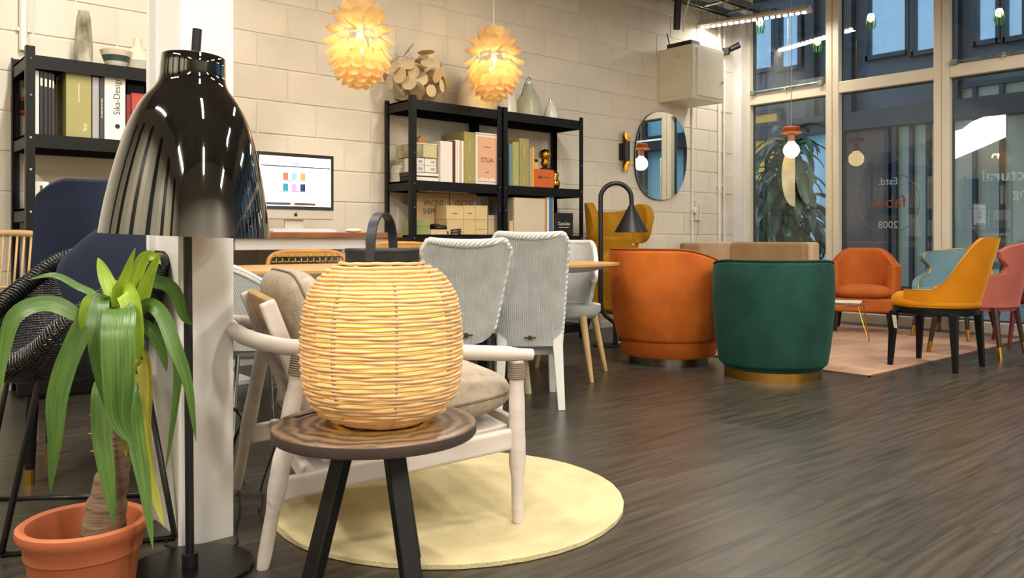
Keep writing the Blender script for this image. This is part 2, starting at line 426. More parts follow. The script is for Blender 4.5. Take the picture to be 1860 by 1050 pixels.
bwin(1572, 1648, -20, 100, REFL); bwin(1655, 1708, -20, 94, REFL)
bwin(1768, 1813, -40, 76, REFL); bwin(1821, 1900, -40, 66, REFL, 1)
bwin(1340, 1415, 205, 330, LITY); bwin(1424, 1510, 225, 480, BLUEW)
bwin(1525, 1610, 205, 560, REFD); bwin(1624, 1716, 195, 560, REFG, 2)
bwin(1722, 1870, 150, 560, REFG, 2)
for z, t in ((2.75, .3), (5.3, .35)):
    MB().box((.42, -3, z), (.3, 26, t))  .build('ledge', FRAMEB, bld, smooth=0, bevel=.01)
for px in (1452, 1520, 1713):
    q = wi(px, 80, -XB); MB().box((.4, q.y, 4), (.16, .16, 2.4)).build('pier', FRAMEB, bld, smooth=0)
for y in (-4.0, -5.2, -6.4, -7.6, -8.8):                 # pale glazed doors further along
    f = MB()
    for s in (-1, 1): f.box((.45, y + s * .52, 2.2), (.12, .07, 4.3)).box((.45, y, 2.2 + s * 2.12), (.12, 1.04, .07))
    f.box((.45, y, 1.05), (.12, 1.0, .08)); fo = f.build('door_frame', FRAMEB, bld, smooth=0)
    MB().box((.49, y, 2.2), (.02, 1.04, 4.24)).build('glazing', BLUEW, fo, smooth=0)
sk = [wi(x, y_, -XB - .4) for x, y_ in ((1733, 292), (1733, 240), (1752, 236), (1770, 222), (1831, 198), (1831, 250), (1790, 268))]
MB().prism([(q.y, q.z) for q in sk], .02, Matrix(((0, 0, 1, .30), (1, 0, 0, 0), (0, 1, 0, 0), (0, 0, 0, 1)))).build('sun_patch', mat('sun_patch_glow', 'FFFFFF', emit=1.6, ecol='FFFFFA'), bld, smooth=0)  # glowing white shape added to stand for a patch of sunlight
# bulbs strung over the courtyard
GCAGE = mat('green_wire_cage', '6AA83A', rough=.4)
BULB = mat('bulb_glow', 'FFF2C8', emit=9., ecol='FFE9A8')
for px, py in ((1380, 45), (1485, 80), (1582, 37), (1815, 28)):
    p = at(px, py, 2.45 * FPX / (HZ - py))
    t = thing('cage_lamp', 'green wire cage bulb hung over the courtyard outside the windows', 'pendant lamp', p, 0, 'cage bulbs outside the windows')
    MB().lathe([(.0, .05), (.03, .04), (.042, 0), (.03, -.035), (0, -.05)], 14, (0, 0, .03)).build('bulb', BULB, t, smooth=180)
    cg = MB()
    for k in range(8):
        a = 2 * pi * k / 8
        cg.tube([(.045 * cos(a), .045 * sin(a), .03), (.055 * cos(a), .055 * sin(a), -.03), (.035 * cos(a), .035 * sin(a), -.1)], .005, 5)
    cg.build('cage', GCAGE, t)
    MB().cyl((0, 0, .08), (0, 0, 6.9 - p.z), .004, seg=6).build('cable', BLACKM, t)
wireo = None
# big dracaena standing outside the first window
LEAFD = mat('dark_green_leaf', '44694E', rough=.25, var=.25, vscale=8, c2='243C2E')
def leaf_mesh(path, wds, fold=.25, up=None):
    """ribbon leaf along path with the widths given, folded along the midrib"""
    b = MB(); n = len(path)
    for i, p in enumerate(path):
        a = path[max(0, i - 1)]; c = path[min(n - 1, i + 1)]; t = (Vector(c) - Vector(a)).normalized()
        s = t.cross(Vector(up[i] if isinstance(up, list) else up))
        if s.length < 1e-3: s = t.cross(Vector((1, 0, .2)))
        s.normalize(); nn = s.cross(t); wd = wds[i] / 2
        b.v += [tuple(p + s * wd + nn * wd * fold), tuple(p + s * wd * .5 + nn * wd * fold * .35), tuple(p), tuple(p - s * wd * .5 + nn * wd * fold * .35), tuple(p - s * wd + nn * wd * fold)]
    for i in range(n - 1):
        for k in range(4): b.f.append((i * 5 + k, i * 5 + k + 1, i * 5 + 5 + k + 1, i * 5 + 5 + k))
    return b
p = wi(1432, 600, -.75); p.z = 0
dr = thing('dracaena_plant', 'tall dark dracaena with many drooping leaves outside the first window', 'plant', p)
MB().lathe([(.0, 0), (.17, 0), (.21, .34), (.19, .35), (.18, .30), (0, .29)], 24).build('planter', mat('dark_planter', '2A2A2C', rough=.5), dr)
for sx, sy, h in ((.05, .02, 2.0), (-.06, .05, 1.6), (.02, -.08, 1.25)):
    MB().tube([(sx * .5, sy * .5, .28), (sx, sy, h * .5), (sx * 1.3, sy * 1.3, h)], [.026, .022, .016], 8).build('stem', mat('dracaena_stem', '5A5040', rough=.8), dr)
lib = []
for k in range(6):
    L = .42 + .05 * k; pts = []
    for i in range(9):
        t = i / 8; a = .75 - t * (1.7 + .14 * k); pts.append((t, a))
    x = z = 0; path = [Vector((0, 0, 0))]
    for t, a in pts[1:]: x += L / 8 * cos(a); z += L / 8 * sin(a); path.append(Vector((x, 0, z)))
    wd = [.072 * (0.35 + 1.0 * sin(pi * min(1, (i / 8) ** .7)) ** .8) if i < 8 else .006 for i in range(9)]
    b = leaf_mesh(path, wd, .3, (0, 0, 1)); me = bpy.data.meshes.new('leaf'); me.from_pydata(b.v, [], b.f); lib.append(me)
random.seed(3)
for sx, sy, h in ((.065, .026, 2.0), (-.078, .065, 1.6), (.026, -.104, 1.25)):
    for k in range(56):
        z = h - .62 * (k / 56) ** 1.15 + .03
        o = obj('leaf', lib[random.randrange(6)], LEAFD, dr, smooth=180); o.location = (sx, sy, z)
        o.rotation_euler = (random.uniform(-.3, .3), random.uniform(-.2, .5) + .9 * k / 56 - .35, k * 2.39996); s = random.uniform(.85, 1.2); o.scale = (s, s, s)
random.seed(11)

# ================================================================== LIGHT FITTINGS
LED = mat('led_lens', 'FFF6E4', emit=14., ecol='FFF0DC')
HOUS = mat('strip_light_housing', 'E2D8C8', rough=.45, var=.02)
def strip_light(loc, rz, label, watts=None):
    t = thing('strip_light', label, 'strip light', loc, rz, 'ceiling strip lights')
    L = 1.24; o = []
    for k in range(13):
        a = pi * k / 12; o.append((.085 * cos(a), .055 * sin(a)))
    M = Matrix.Translation((-L / 2, 0, 0)) @ Matrix(((0, 0, 1, 0), (1, 0, 0, 0), (0, 1, 0, 0), (0, 0, 0, 1)))
    MB().prism(o, L, M).build('housing', HOUS, t, smooth=40)
    MB().box((0, 0, -.004), (L - .05, .10, .006)).build('louvre', CHROME, t, smooth=0)
    for i in range(19):
        MB().lathe([(0, -.012), (.018, -.009), (.022, 0)], 10, (-L / 2 + .06 + i * (L - .12) / 18, 0, -.008)).build('led', LED, t, smooth=180)
    w_ = MB()
    for sx in (-1, 1): w_.cyl((sx * .5, 0, .05), (sx * .5, 0, RH - loc[2]), .0025, seg=5)
    w_.build('suspension_wire', STEEL, t)
    l = bpy.data.lights.new('strip_lamp', 'AREA'); l.shape = 'RECTANGLE'; l.size = L - .06; l.size_y = .09; l.energy = watts or STRIP_W; l.color = (1, .93, .82)
    lo = bpy.data.objects.new('strip_lamp', l); col.objects.link(lo); lo.location = (0, 0, -.03); lo.parent = t
    return t
a_ = at(1257, 52, 2.25 * FPX / 380); b_ = at(1470, 20, 2.25 * FPX / 412)
c_ = (a_ + b_) / 2
strip_light((c_.x, c_.y, 3.1), atan2(b_.y - a_.y, b_.x - a_.x), 'white half-round strip light with a row of bright lenses hung by the windows', 22)
for x, y in ((-1.6, -4.4), (-4.2, -2.6), (-4.2, -5.2), (-6.9, -1.7), (-6.9, -4.6), (-6.9, -7.2), (-9.2, -3.2), (-9.2, -6.4), (-4.2, -7.8)):
    strip_light((x, y, 3.15), pi / 2, 'white half-round strip light hung in the rows over the showroom', 120 if (y < -6 or x < -9) else None)

# veneer petal pendants
VEN = mat('pale_veneer_petal', 'F0D6A4', rough=.6, var=.05, vscale=9, stretch=(1, 6, 1), trans=.5, rand=.05)
def petal_mesh(wd, ln, bend):
    b = MB(); n = 13
    for i in range(n + 1):
        t = i / n; wv = wd / 2 * (.35 + .65 * sin(pi * min(1, t * .62 + .05))) if t < .72 else wd / 2 * sqrt(max(0, 1 - ((t - .62) / .38) ** 2)) * .98
        z = bend * t * t
        b.v += [(-wv, t * ln, z - bend * .25 * (wv / (wd / 2)) ** 2), (0, t * ln, z), (wv, t * ln, z - bend * .25 * (wv / (wd / 2)) ** 2)]
    for i in range(n):
        for k in (0, 1): b.f.append((i * 3 + k, i * 3 + k + 1, i * 3 + 4 + k, i * 3 + 3 + k))
    return b
pb = petal_mesh(.074, .108, .016); PETAL = bpy.data.meshes.new('petal'); PETAL.from_pydata(pb.v, [], pb.f)
def petal_pendant(px, py, Y, label, scale=1.):
    p = at(px, py, Y); t = thing('petal_pendant', label, 'pendant lamp', p, random.uniform(0, 1), 'veneer petal pendants')
    rows = 11
    for r in range(rows):
        f = r / (rows - 1); b = radians(72 - 150 * f)        # latitude, top to bottom
        R = .155 * (cos(b) ** .8) * (1 if f < .6 else 1.0); z = .19 * sin(b)
        n = max(6, int(round(14 * (.35 + .65 * cos(b)))))
        # petals open upward at the top, lie down like scales towards the bottom
        tilt = radians((66, 50, 30, 2, -34)[r]) if r < 5 else radians(-54 - 28 * ((f - .5) / .5))
        for k in range(n):
            a = 2 * pi * (k + .5 * (r % 2)) / n + random.uniform(-.05, .05)
            o = obj('petal', PETAL, VEN, t, smooth=180)
            tl = tilt + random.uniform(-.12, .12)
            M = Matrix.Rotation(a - pi / 2, 4, 'Z') @ Matrix.Translation((0, R * (.78 if r < 4 else .92), z + (.0 if r < 4 else .02))) @ Matrix.Rotation(tl, 4, 'X') @ Matrix.Rotation(random.uniform(-.12, .12), 4, 'Y')
            o.matrix_local = Matrix.Scale(scale, 4) @ M
    MB().lathe([(0, .05), (.03, .04), (.045, 0), (.03, -.04), (0, -.05)], 16).build('bulb', mat('warm_bulb', 'FFDFA0', emit=22., ecol='FFCB70'), t, smooth=180)
    MB().cyl((0, 0, .04), (0, 0, .16), .02).build('lamp_holder', WHITEP, t)
    fr = MB()
    for k in range(8):
        a = 2 * pi * k / 8; fr.tube([(.02 * cos(a), .02 * sin(a), .17), (.10 * cos(a), .10 * sin(a), .12), (.12 * cos(a), .12 * sin(a), 0), (.09 * cos(a), .09 * sin(a), -.13), (.03 * cos(a), .03 * sin(a), -.185)], .002, 4)
    fr.build('wire_frame', WHITEP, t)
    MB().cyl((0, 0, .15), (0, 0, RH - p.z), .003, seg=6).build('cable', mat('white_flex', 'EDEAE2', rough=.5), t)
    point_light('petal_lamp', (0, 0, 0), 32, (1, .72, .27), .05, t)
    return t
petal_pendant(654, 82, 5.1, 'glowing veneer petal pendant hung above the computer desk', 1.0)
petal_pendant(897, 118, 6.03, 'glowing veneer petal pendant hung over the joint between the two black racks', 1.0)

# bulb pendant by the window with orange cap
p = at(1437.5, 273, 8.015)
t = thing('bulb_pendant', 'bare globe bulb pendant with an orange wooden cap hung by the windows', 'pendant lamp', p)
MB().lathe([(0, -.077), (.03, -.071), (.055, -.054), (.075, -.02), (.077, .01), (.066, .042), (.04, .068), (.028, .09)], 24).build('bulb', mat('globe_bulb', 'FFE7B8', emit=7., ecol='FFD48A'), t, smooth=180)
MB().lathe([(0, .085), (.034, .085), (.034, .165), (0, .165)], 20).build('lamp_holder', mat('rosy_wood', 'B98A72', rough=.5), t)
ORC = mat('orange_stained_wood', 'D9742E', rough=.4, var=.1)
MB().lathe([(0, .165), (.10, .168), (.102, .176), (.06, .186), (0, .186)], 28).build('disc', mat('amber_disc', 'E09A45', rough=.4), t)
MB().lathe([(0, .186), (.075, .186), (.082, .2), (.08, .222), (.068, .232), (0, .234)], 28).build('cap', mat('red_orange_cap', 'B9472A', rough=.4), t)
MB().cyl((0, 0, .23), (0, 0, RH - p.z), .004, seg=6).build('cable', mat('tan_flex', 'C8B88F', rough=.6), t)
point_light('globe_lamp', (0, 0, -.0), 7, (1, .74, .42), .078, t)
# cream half-oval panel hanging behind that bulb
p = at(1431, 320, 8.25); o2 = []
for k in range(25):
    a = -pi / 2 + pi * k / 24; o2.append((-.135 * cos(a) ** .9 if cos(a) > 0 else 0, .31 * sin(a)))
M = Matrix(((RX, 0, -FX, 0), (RY, 0, -FY, 0), (0, 1, 0, 0), (0, 0, 0, 1)))
hp = thing('hanging_panel', 'cream half-oval panel hanging on a thread behind the globe bulb', 'panel', p)
MB().prism([(x + .07, y) for x, y in o2], .014, M).build('panel', mat('cream_ply_panel', 'E6E2BE', rough=.5, trans=.2), hp, smooth=30, bevel=.003)
MB().cyl((0, 0, .29), (0, 0, RH - p.z), .0012, seg=5).build('thread', WHITEP, hp)

# steel strut carrier at the ceiling over the corner
t = thing('cable_tray', 'galvanised steel strut tray fixed high over the wall cabinet', 'cable tray', (0, 0, 0))
a_, b_ = wa(1222, 12, .55), wa(1372, 8, .55); zt = 3.22
t.location = (a_.x, a_.y, zt)
for dy, dz in ((0, 0), (.30, 0)):
    m_ = MB(); Lx = 1.7
    m_.box((Lx / 2 - .15, dy, .03), (Lx, .06, .006)).box((Lx / 2 - .15, dy - .03, 0), (Lx, .006, .06)).box((Lx / 2 - .15, dy + .03, 0), (Lx, .006, .06))
    m_.build('strut', STEEL, t, smooth=0)
for k in range(4): MB().box((.05 + k * .4, .15, -.01), (.04, .30, .02)).build('rung', STEEL, t, smooth=0)
MB().box((-.12, -.05, -.05), (.05, .02, .12)).box((-.12, -.05, -.11), (.09, .03, .02)).build('bracket', STEEL, t, smooth=0, bevel=.003)
MB().tube([(.1, 0, .0), (.1, .02, -.2), (.1, .03, -.42)], .035, 10).build('trunking', BLACKM, t)
MB().tube(spline([(.12, -.04, .25), (.2, -.05, .1), (.22, -.03, -.1), (.17, .0, -.3), (.2, .03, -.42)], 6), .008, 6).build('flex', WHITEP, t)
for k in (.3, 1.2): MB().cyl((k, .15, 0), (k, .15, RH - zt), .006, seg=6).build('rod', STEEL, t)

# ================================================================== ON THE BLOCK WALL
CABM = mat('cream_enamel', 'D8D2BC', rough=.4, var=.03)
p = wa(1192, 170); q = wa(1258, 175, .45); r = wa(1315, 180, .45)
x0, x1 = p.x, r.x; z0, z1 = 2.21, 2.735
t = thing('wall_cabinet', 'cream metal cabinet fixed high on the block wall near the corner', 'cabinet', ((x0 + x1) / 2, 0, z0))
W_, D_, H_ = x1 - x0, .45, z1 - z0
MB().box((0, -D_ / 2, H_ / 2), (W_, D_ - .002, H_)).build('body', CABM, t, smooth=0, bevel=.004)
dd = MB().box((.02, -D_ - .004, H_ / 2), (W_ - .09, .012, H_ - .06)).build('door', CABM, t, smooth=0, bevel=.002)
MB().cyl((W_ / 2 - .05, -D_ - .01, H_ * .38), (W_ / 2 - .05, -D_ - .03, H_ * .38), .012).build('lock', CHROME, dd)
MB().box((-W_ / 2 - .002, -D_ / 2, H_ / 2), (.008, D_ - .07, H_ - .08)).build('side_panel', CABM, t, smooth=0, bevel=.002)
MB().cyl((-W_ / 2, -D_ * .62, H_ - .1), (-W_ / 2 - .02, -D_ * .62, H_ - .1), .012).build('knob', CHROME, t)
rt = thing('router', 'flat black router lying on top of the wall cabinet', 'router', (x0 + .10, -.26, z1))
MB().box((0, 0, .025), (.14, .30, .05)).build('case', BLACKM, rt, smooth=0, bevel=.005)
MB().cyl((-.06, .12, .04), (-.08, .14, .16), .006).build('antenna', BLACKM, rt)

ov = []
c = wa(1196, 284); rx_, rz_ = .405, .445
for k in range(64):
    a = 2 * pi * k / 64; n = 2.35
    x = math.copysign(abs(cos(a)) ** (2 / n), cos(a)); z = math.copysign(abs(sin(a)) ** (2 / n), sin(a))
    ov.append((rx_ * (x * 1.0 + .05 * z * z * 0) + .03 * z, rz_ * z + .0 * x))
M = Matrix(((1, 0, 0, 0), (0, 0, -1, 0), (0, 1, 0, 0), (0, 0, 0, 1)))
t = thing('wall_mirror', 'frameless pebble shaped mirror on the block wall', 'mirror', (c.x, -.03, c.z))
MB().prism(ov, .012, M).build('back_board', BLACKM, t, smooth=30)
MB().prism([(x * .995, y * .995) for x, y in ov], .006, Matrix.Translation((0, -.012, 0)) @ M).build('mirror_glass', mat('mirror_silver', 'E8F0EE', rough=.0, metal=1., var=0), t, smooth=30)

c = wa(1137, 275, .08)
t = thing('wall_sconce', 'black tube sconce with slanted brass lined ends on the block wall', 'wall lamp', (c.x, -.03, c.z))
MB().box((0, .0, 0), (.06, .045, .16)).build('back_plate', BLACKM, t, smooth=0, bevel=.003)
rr, hh = .034, .195
def slant(u, v, r, ins=0):
    a = 2 * pi * u; y = -.055 + r * sin(a); x = r * cos(a); s = (1 if v > .5 else -1)
    cut = .075 * (sin(a) - 1) * -.5                     # shorter on the room side
    return (x, y, s * (hh - .10 + .10 * (1 + sin(a)) / 2))
MB().grid(lambda u, v: slant(u, v, rr), 24, 2, cu=True).build('tube', BLACKM, t, smooth=60)
MB().grid(lambda u, v: slant(u, v, rr - .003), 24, 2, cu=True).build('lining', mat('gold_lining', 'E0A030', rough=.3, metal=1., var=.05), t, smooth=60)
MB().lathe([(0, -.012), (rr - .004, -.012), (rr - .004, .012), (0, .012)], 20, (0, -.055, 0)).build('lamp_plate', mat('sconce_led', 'FFD890', emit=10., ecol='FFC060'), t)
point_light('sconce_lamp_up', (0, -.055, .06), 1.6, (1, .66, .3), .02, t); point_light('sconce_lamp_down', (0, -.055, -.06), 1.6, (1, .66, .3), .02, t)

def pipe(px, y0, y1, r, label, off=.02):
    a = wa(px, y0, off); b = wa(px, y1, off)
    o = MB(); o.cyl((0, 0, 0), (0, 0, a.z - b.z), r, seg=10)
    t = thing('wall_pipe', label, 'pipe', (b.x, -off - r * .2, b.z)); o.build('tube', WHITEP, t)
    for f in (.25, .75): MB().box((0, .008, (a.z - b.z) * f), (r * 3, .02, .02)).build('clip', WHITEP, t, smooth=0, bevel=.003)
    return t
pipe(1257, 182, 470, .013, 'thin white conduit running down from the wall cabinet', .026)
pipe(1306, -60, 470, .018, 'thick white pipe up the wall beside the window pilaster', .03)
pipe(1315, -60, 470, .014, 'slim white pipe between the thick pipe and the pilaster', .03)
pipe(42, -60, 92, .022, 'white vertical pipe on the wall over the bark vase rack', .03)
c = wa(1265, 382, .03)
t = thing('intercom', 'cream intercom handset on the wall by the conduit', 'intercom', c)
MB().box((0, .005, .0), (.05, .035, .22)).build('base', CABM, t, smooth=0, bevel=.008)
MB().box((.045, -.01, -.02), (.035, .04, .20)).build('handset', CABM, t, smooth=0, bevel=.012)
MB().lathe([(0, 0), (.032, 0), (.032, .03), (0, .034)], 20, (0, 0, 0)).build('junction_cap', WHITEP, t, loc=(-.06, -.01, .0), rot=(pi / 2, 0, 0))
MB().tube(spline([(.03, -.01, -.1), (.05, -.02, -.2), (.03, -.02, -.26), (.045, -.01, -.18)], 6), .005, 6).build('cord', CABM, t)
c = wa(1326, 90, .12)
t = thing('security_camera', 'small dark bracket camera on the pipes above the cabinet', 'camera', c)
MB().box((-.03, .03, -.02), (.05, .08, .08)).build('mount', BLACKM, t, smooth=0, bevel=.01)
MB().cyl((0, 0, 0), (.08, -.06, .05), .03, .035).build('barrel', BLACKM, t)
c = wa(38, 192, .02)
t = thing('fire_call_point', 'small red fire call point on the wall behind the left rack', 'call point', c)
MB().box((0, 0, 0), (.10, .04, .10)).build('case', mat('red_plastic', 'B8301E', rough=.4), t, smooth=0, bevel=.006)
MB().box((0, -.021, 0), (.06, .004, .05)).build('glass_plate', BLACKM, t, smooth=0)

# ================================================================== RACKS
RACK = mat('black_rack_steel', '060608', rough=.45, var=.1, vscale=20, spec=.3)
def rack(x0, x1, y0, ztop, levels, label):
    W = x1 - x0; t = thing('storage_rack', label, 'rack', ((x0 + x1) / 2, 0, 0)); pw = .042
    y1 = -.05
    for sx in (-1, 1):
        for yy in (y0, y1):
            m_ = MB(); xx = sx * (W / 2 - pw / 2); s = 1 if yy == y0 else -1
            m_.box((xx, yy, ztop / 2), (pw, .004, ztop)).box((sx * (W / 2 - .002), yy + s * pw / 2, ztop / 2), (.004, pw, ztop))
            po = m_.build('post', RACK, t, smooth=0)
            rv = MB()
            for z in [l - .02 for l in levels] + [l + .2 for l in levels]:
                if z < ztop - .05: rv.cyl((xx, yy - s * .0, z), (xx, yy - s * .006, z), .006, seg=8)
            rv.build('rivet', CHROME, po)
    for z in levels:
        m_ = MB(); m_.box((0, (y0 + y1) / 2, z - .006), (W - .01, y1 - y0 - .01, .012))
        so = m_.build('shelf', RACK, t, smooth=0)
        b_ = MB(); b_.box((0, y0 + .004, z - .035), (W - .01, .006, .07)).box((0, y1 - .004, z - .035), (W - .01, .006, .07))
        for sx in (-1, 1): b_.box((sx * (W / 2 - .008), (y0 + y1) / 2, z - .035), (.006, y1 - y0, .07))
        b_.build('beam', RACK, so, smooth=0)
    for sx in (-1, 1): MB().bar((sx * (W / 2 - .01), y0, levels[0] + .5), (sx * (W / 2 - .01), y1, levels[0] + .1), .025, .004).build('brace', RACK, t, smooth=0)
    return t
U1a, U1b = wa(748, 300, .39).x - .015, wa(908, 300, .39).x
U2a, U2b = U1b + .02, wa(1056, 300, .39).x
S2, S3, S4 = 1.262, .868, 1.845
rack(U1a, U1b, -.41, 1.875, (.12, .48, S3, S2, S4), 'black steel rack holding a lettered peach box and cream boxes')
rack(U2a, U2b, -.41, 1.875, (.12, .48, S3, S2, S4), 'black steel rack next to the yellow wing chair with an orange box')
LX0 = -7.12; LX1 = LX0 + .93
rack(LX0, LX1, -.47, 1.845, (.12, .60, 1.005, 1.39, 1.80), 'black steel rack behind the navy chair with a white lettered binder')

# books and boxes standing on the racks
def cover(name, c, **k): return mat('cover_' + name, c, rough=k.get('rough', .5), var=.03, vscale=5)
def upright(px0, px1, py0, off, z, m, name, label, cat, depth=.22, lean=0., group=None, strip=None, extra=None, page=False):
    a, b = wa(px0, 300, off), wa(px1, 300, off); x0, x1 = a.x, b.x; Y = proj(((x0 + x1) / 2, -off, 1))[2]
    h = CAMH + (HZ - py0) / FPX * Y - z; W = x1 - x0
    t = thing(name, label, cat, ((x0 + x1) / 2, -off + depth / 2, z + .001), 0, group); t.rotation_euler = (0, lean, 0)
    MB().box((0, 0, h / 2), (W, depth, h)).build('cover' if cat in ('book', 'magazine') else 'case', m, t, smooth=0, bevel=min(.003, W * .2))
    if strip: MB().box((0, -depth / 2 - .001, h * strip[1]), (W * .55, .001, h * strip[2])).build('spine_label', strip[0], t, smooth=0)
    if page: MB().box((0, .004, h / 2 + .002), (W * .7, depth - .02, h - .004)).build('pages', cover('pages', 'EFEBDD'), t, smooth=0)
    return t, W, h, depth
def flat(px0, px1, py0, py1, off, m, name, label, cat, depth=.22, rz=0., group=None):
    a, b = wa(px0, 300, off), wa(px1, 300, off); x0, x1 = a.x, b.x; Y = proj(((x0 + x1) / 2, -off, 1))[2]
    z0 = CAMH + (HZ - py1) / FPX * Y; z1 = CAMH + (HZ - py0) / FPX * Y
    return (x0 + x1) / 2, x1 - x0, z0, z1 - z0
TXT = mat('dark_print', '4A4238', rough=.6); TXTW = mat('pale_print', 'EFE9D4', rough=.6); TXTO = mat('olive_print', 'D8CF9A', rough=.6)
RF = (pi / 2, 0, 0)
OLIVE = cover('olive', '9C955C'); WHT = cover('white', 'E6E2DA'); BLK = cover('black', '17181B'); PEACH = cover('peach', 'D9A98A')
GREYB = cover('grey', '9FA0A0'); KRAFT = cover('kraft', 'B99A6B'); CRB = cover('cream_box', 'D3B988'); GREENB = cover('green_box', '8E9660')
# upper bay of the first rack
OF = .385
def stack(items, xc, z, off, depth, group):
    for name, label, W, h, m, dx, kind in items:
        t = thing(name, label, kind, (xc + dx, -off + depth / 2, z + .0006), random.uniform(-.03, .03), group)
        MB().box((0, 0, h / 2), (W, depth, h)).build('cover', m, t, smooth=0, bevel=.002)
        MB().box((.003, -.003, h / 2), (W - .004, depth + .002 - .004, h * .7)).build('pages', cover('pages', 'EFEBDD'), t, smooth=0)
        z += h + .0006
    return z
a, b = wa(708, 300, .33).x, wa(752, 300, .33).x
zt = stack([('book', 'thick white book at the bottom of the pile at the rack end', .20, .035, WHT, 0, 'book'),
            ('book', 'white book second from the bottom of the pile at the rack end', .20, .028, WHT, .005, 'book'),
            ('book', 'white book in the middle of the pile at the rack end', .19, .036, WHT, -.004, 'book'),
            ('book', 'white book second from the top of the pile at the rack end', .19, .03, WHT, .006, 'book'),
            ('book', 'landscape covered book on top of the pile at the rack end', .185, .022, cover('landscape', '9AA58C'), 0, 'book')], U1a + .145, S2, .185, .13, 'pile of white books on the rack')
a, b = U1a + .05, U1a + .252
zt2 = stack([('book', 'lower black book under the small white boxes', .235, .036, BLK, 0, 'book'), ('book', 'upper black book under the small white boxes', .235, .03, cover('charcoal', '2C2E30'), -.006, 'book')], (a + b) / 2 + .005, S2, .362, .165, 'black books lying on the rack')
for i, (dx, dz, lb) in enumerate(((-.055, 0, 'lower inner'), (.055, 0, 'lower outer'), (-.055, .052, 'upper inner'), (.055, .052, 'upper outer'))):
    t = thing('small_box', 'small white lettered box, %s one of the four on the black books' % lb, 'box', ((a + b) / 2 + dx, -OF + .085, zt2 + dz + .001), 0, 'small white boxes on the rack')
    MB().box((0, 0, .025), (.105, .1, .05)).build('carton', WHT, t, smooth=0, bevel=.002)
    MB().box((.02, -.0505, .025), (.035, .001, .018)).build('label', cover('palegrey', 'A8A59C'), t, smooth=0)
zb = zt2 + .106
t = thing('photo_box', 'wide shallow box printed with a garden photo on top of the pile', 'box', (U1a + .148, -.255, zb), 0)
MB().box((0, 0, .05), (.225, .20, .10)).build('carton', mat('garden_print', 'B9B38A', rough=.5, c2='6A6F4E', vscale=14), t, smooth=0, bevel=.003)
MB().box((.0, 0, .103), (.228, .204, .008)).build('lid', WHT, t, smooth=0, bevel=.002)
MB().box((.05, -.101, .05), (.12, .001, .09)).build('side_label', cover('sand', 'CBBE92'), t, smooth=0)
t = thing('wooden_house', 'tiny faceted wooden house ornament on the photo box', 'ornament', ((a + b) / 2 + .0, -.30, zb + .107))
MB().prism([(-.033, 0), (.033, 0), (.04, .03), (.0, .06), (-.04, .03)], .06, Matrix(((1, 0, 0, 0), (0, 0, -1, .03), (0, 1, 0, 0), (0, 0, 0, 1)))).build('block', cover('woodtan', 'A9793F'), t, smooth=0, bevel=.004)
upright(800, 822, 257, OF, S2, WHT, 'book', 'tall white book standing beside the photo box', 'book')
upright(822.5, 827, 256, OF, S2, cover('maroon', '5E1F20'), 'book', 'thin maroon book between white spines', 'book', page=True)
for i, (x0, c, n) in enumerate(((827.5, 'E9E2D6', 'cream'), (831.5, 'EFEFEA', 'white'), (835.5, 'D0B49A', 'tan'), (839, 'EDE7DC', 'ivory'))):
    upright(x0, x0 + 3.4, 254 + i * .7, OF, S2, cover('thin%d' % i, c), 'book', 'thin %s book in the row next to the olive binder' % n, 'book', page=True)
t, W, h, d = upright(843, 862.5, 240, OF - .005, S2, OLIVE, 'box_file', 'olive box file between the thin books and the peach box', 'box file')
MB().box((0, -d / 2 - .001, h * .72), (.005, .001, h * .25)).build('spine_line', TXTO, t, smooth=0); text('j', .05, (0, -d / 2 - .001, h * .13), RF, TXTO, t)
t, W, h, d = upright(818, 843, 241, OF - .235, S2, OLIVE, 'box_file', 'wider olive box file standing behind the thin books', 'box file', depth=.08)
t, W, h, d = upright(864.5, 904, 245, OF + .005, S2, WHT, 'sample_box', 'white sample box with a peach lettered front', 'box', depth=.2)
MB().box((0, -d / 2 - .002, h * .5), (W * .84, .003, h * .9)).build('front_label', PEACH, t, smooth=0)
text('STUA', .052, (0, -d / 2 - .004, h * .48), RF, TXT, t); text('~10', .012, (0, -d / 2 - .004, h * .75), RF, TXT, t, 'small_lettering'); text('~6', .012, (0, -d / 2 - .004, h * .24), RF, TXT, t, 'small_lettering')
vn = MB()
for k in range(7): vn.lathe([(0, 0), (.012 + .004 * (k % 3), .001), (0, .002)], 8)
hb = MB()
for k in range(9):
    hh = .016 + .014 * ((k * 7) % 5) / 4; hb.box((-W * .37 + k * W * .092, -d / 2 - .0042, h * .06 + hh / 2), (W * .08, .001, hh))
hb.build('leaf_print', cover('palepeach', 'E9D3C0'), t, smooth=0)
MB().box((0, 0, h + .005), (W * 1.06, d + .01, .012)).build('lid', WHT, t, smooth=0, bevel=.002)
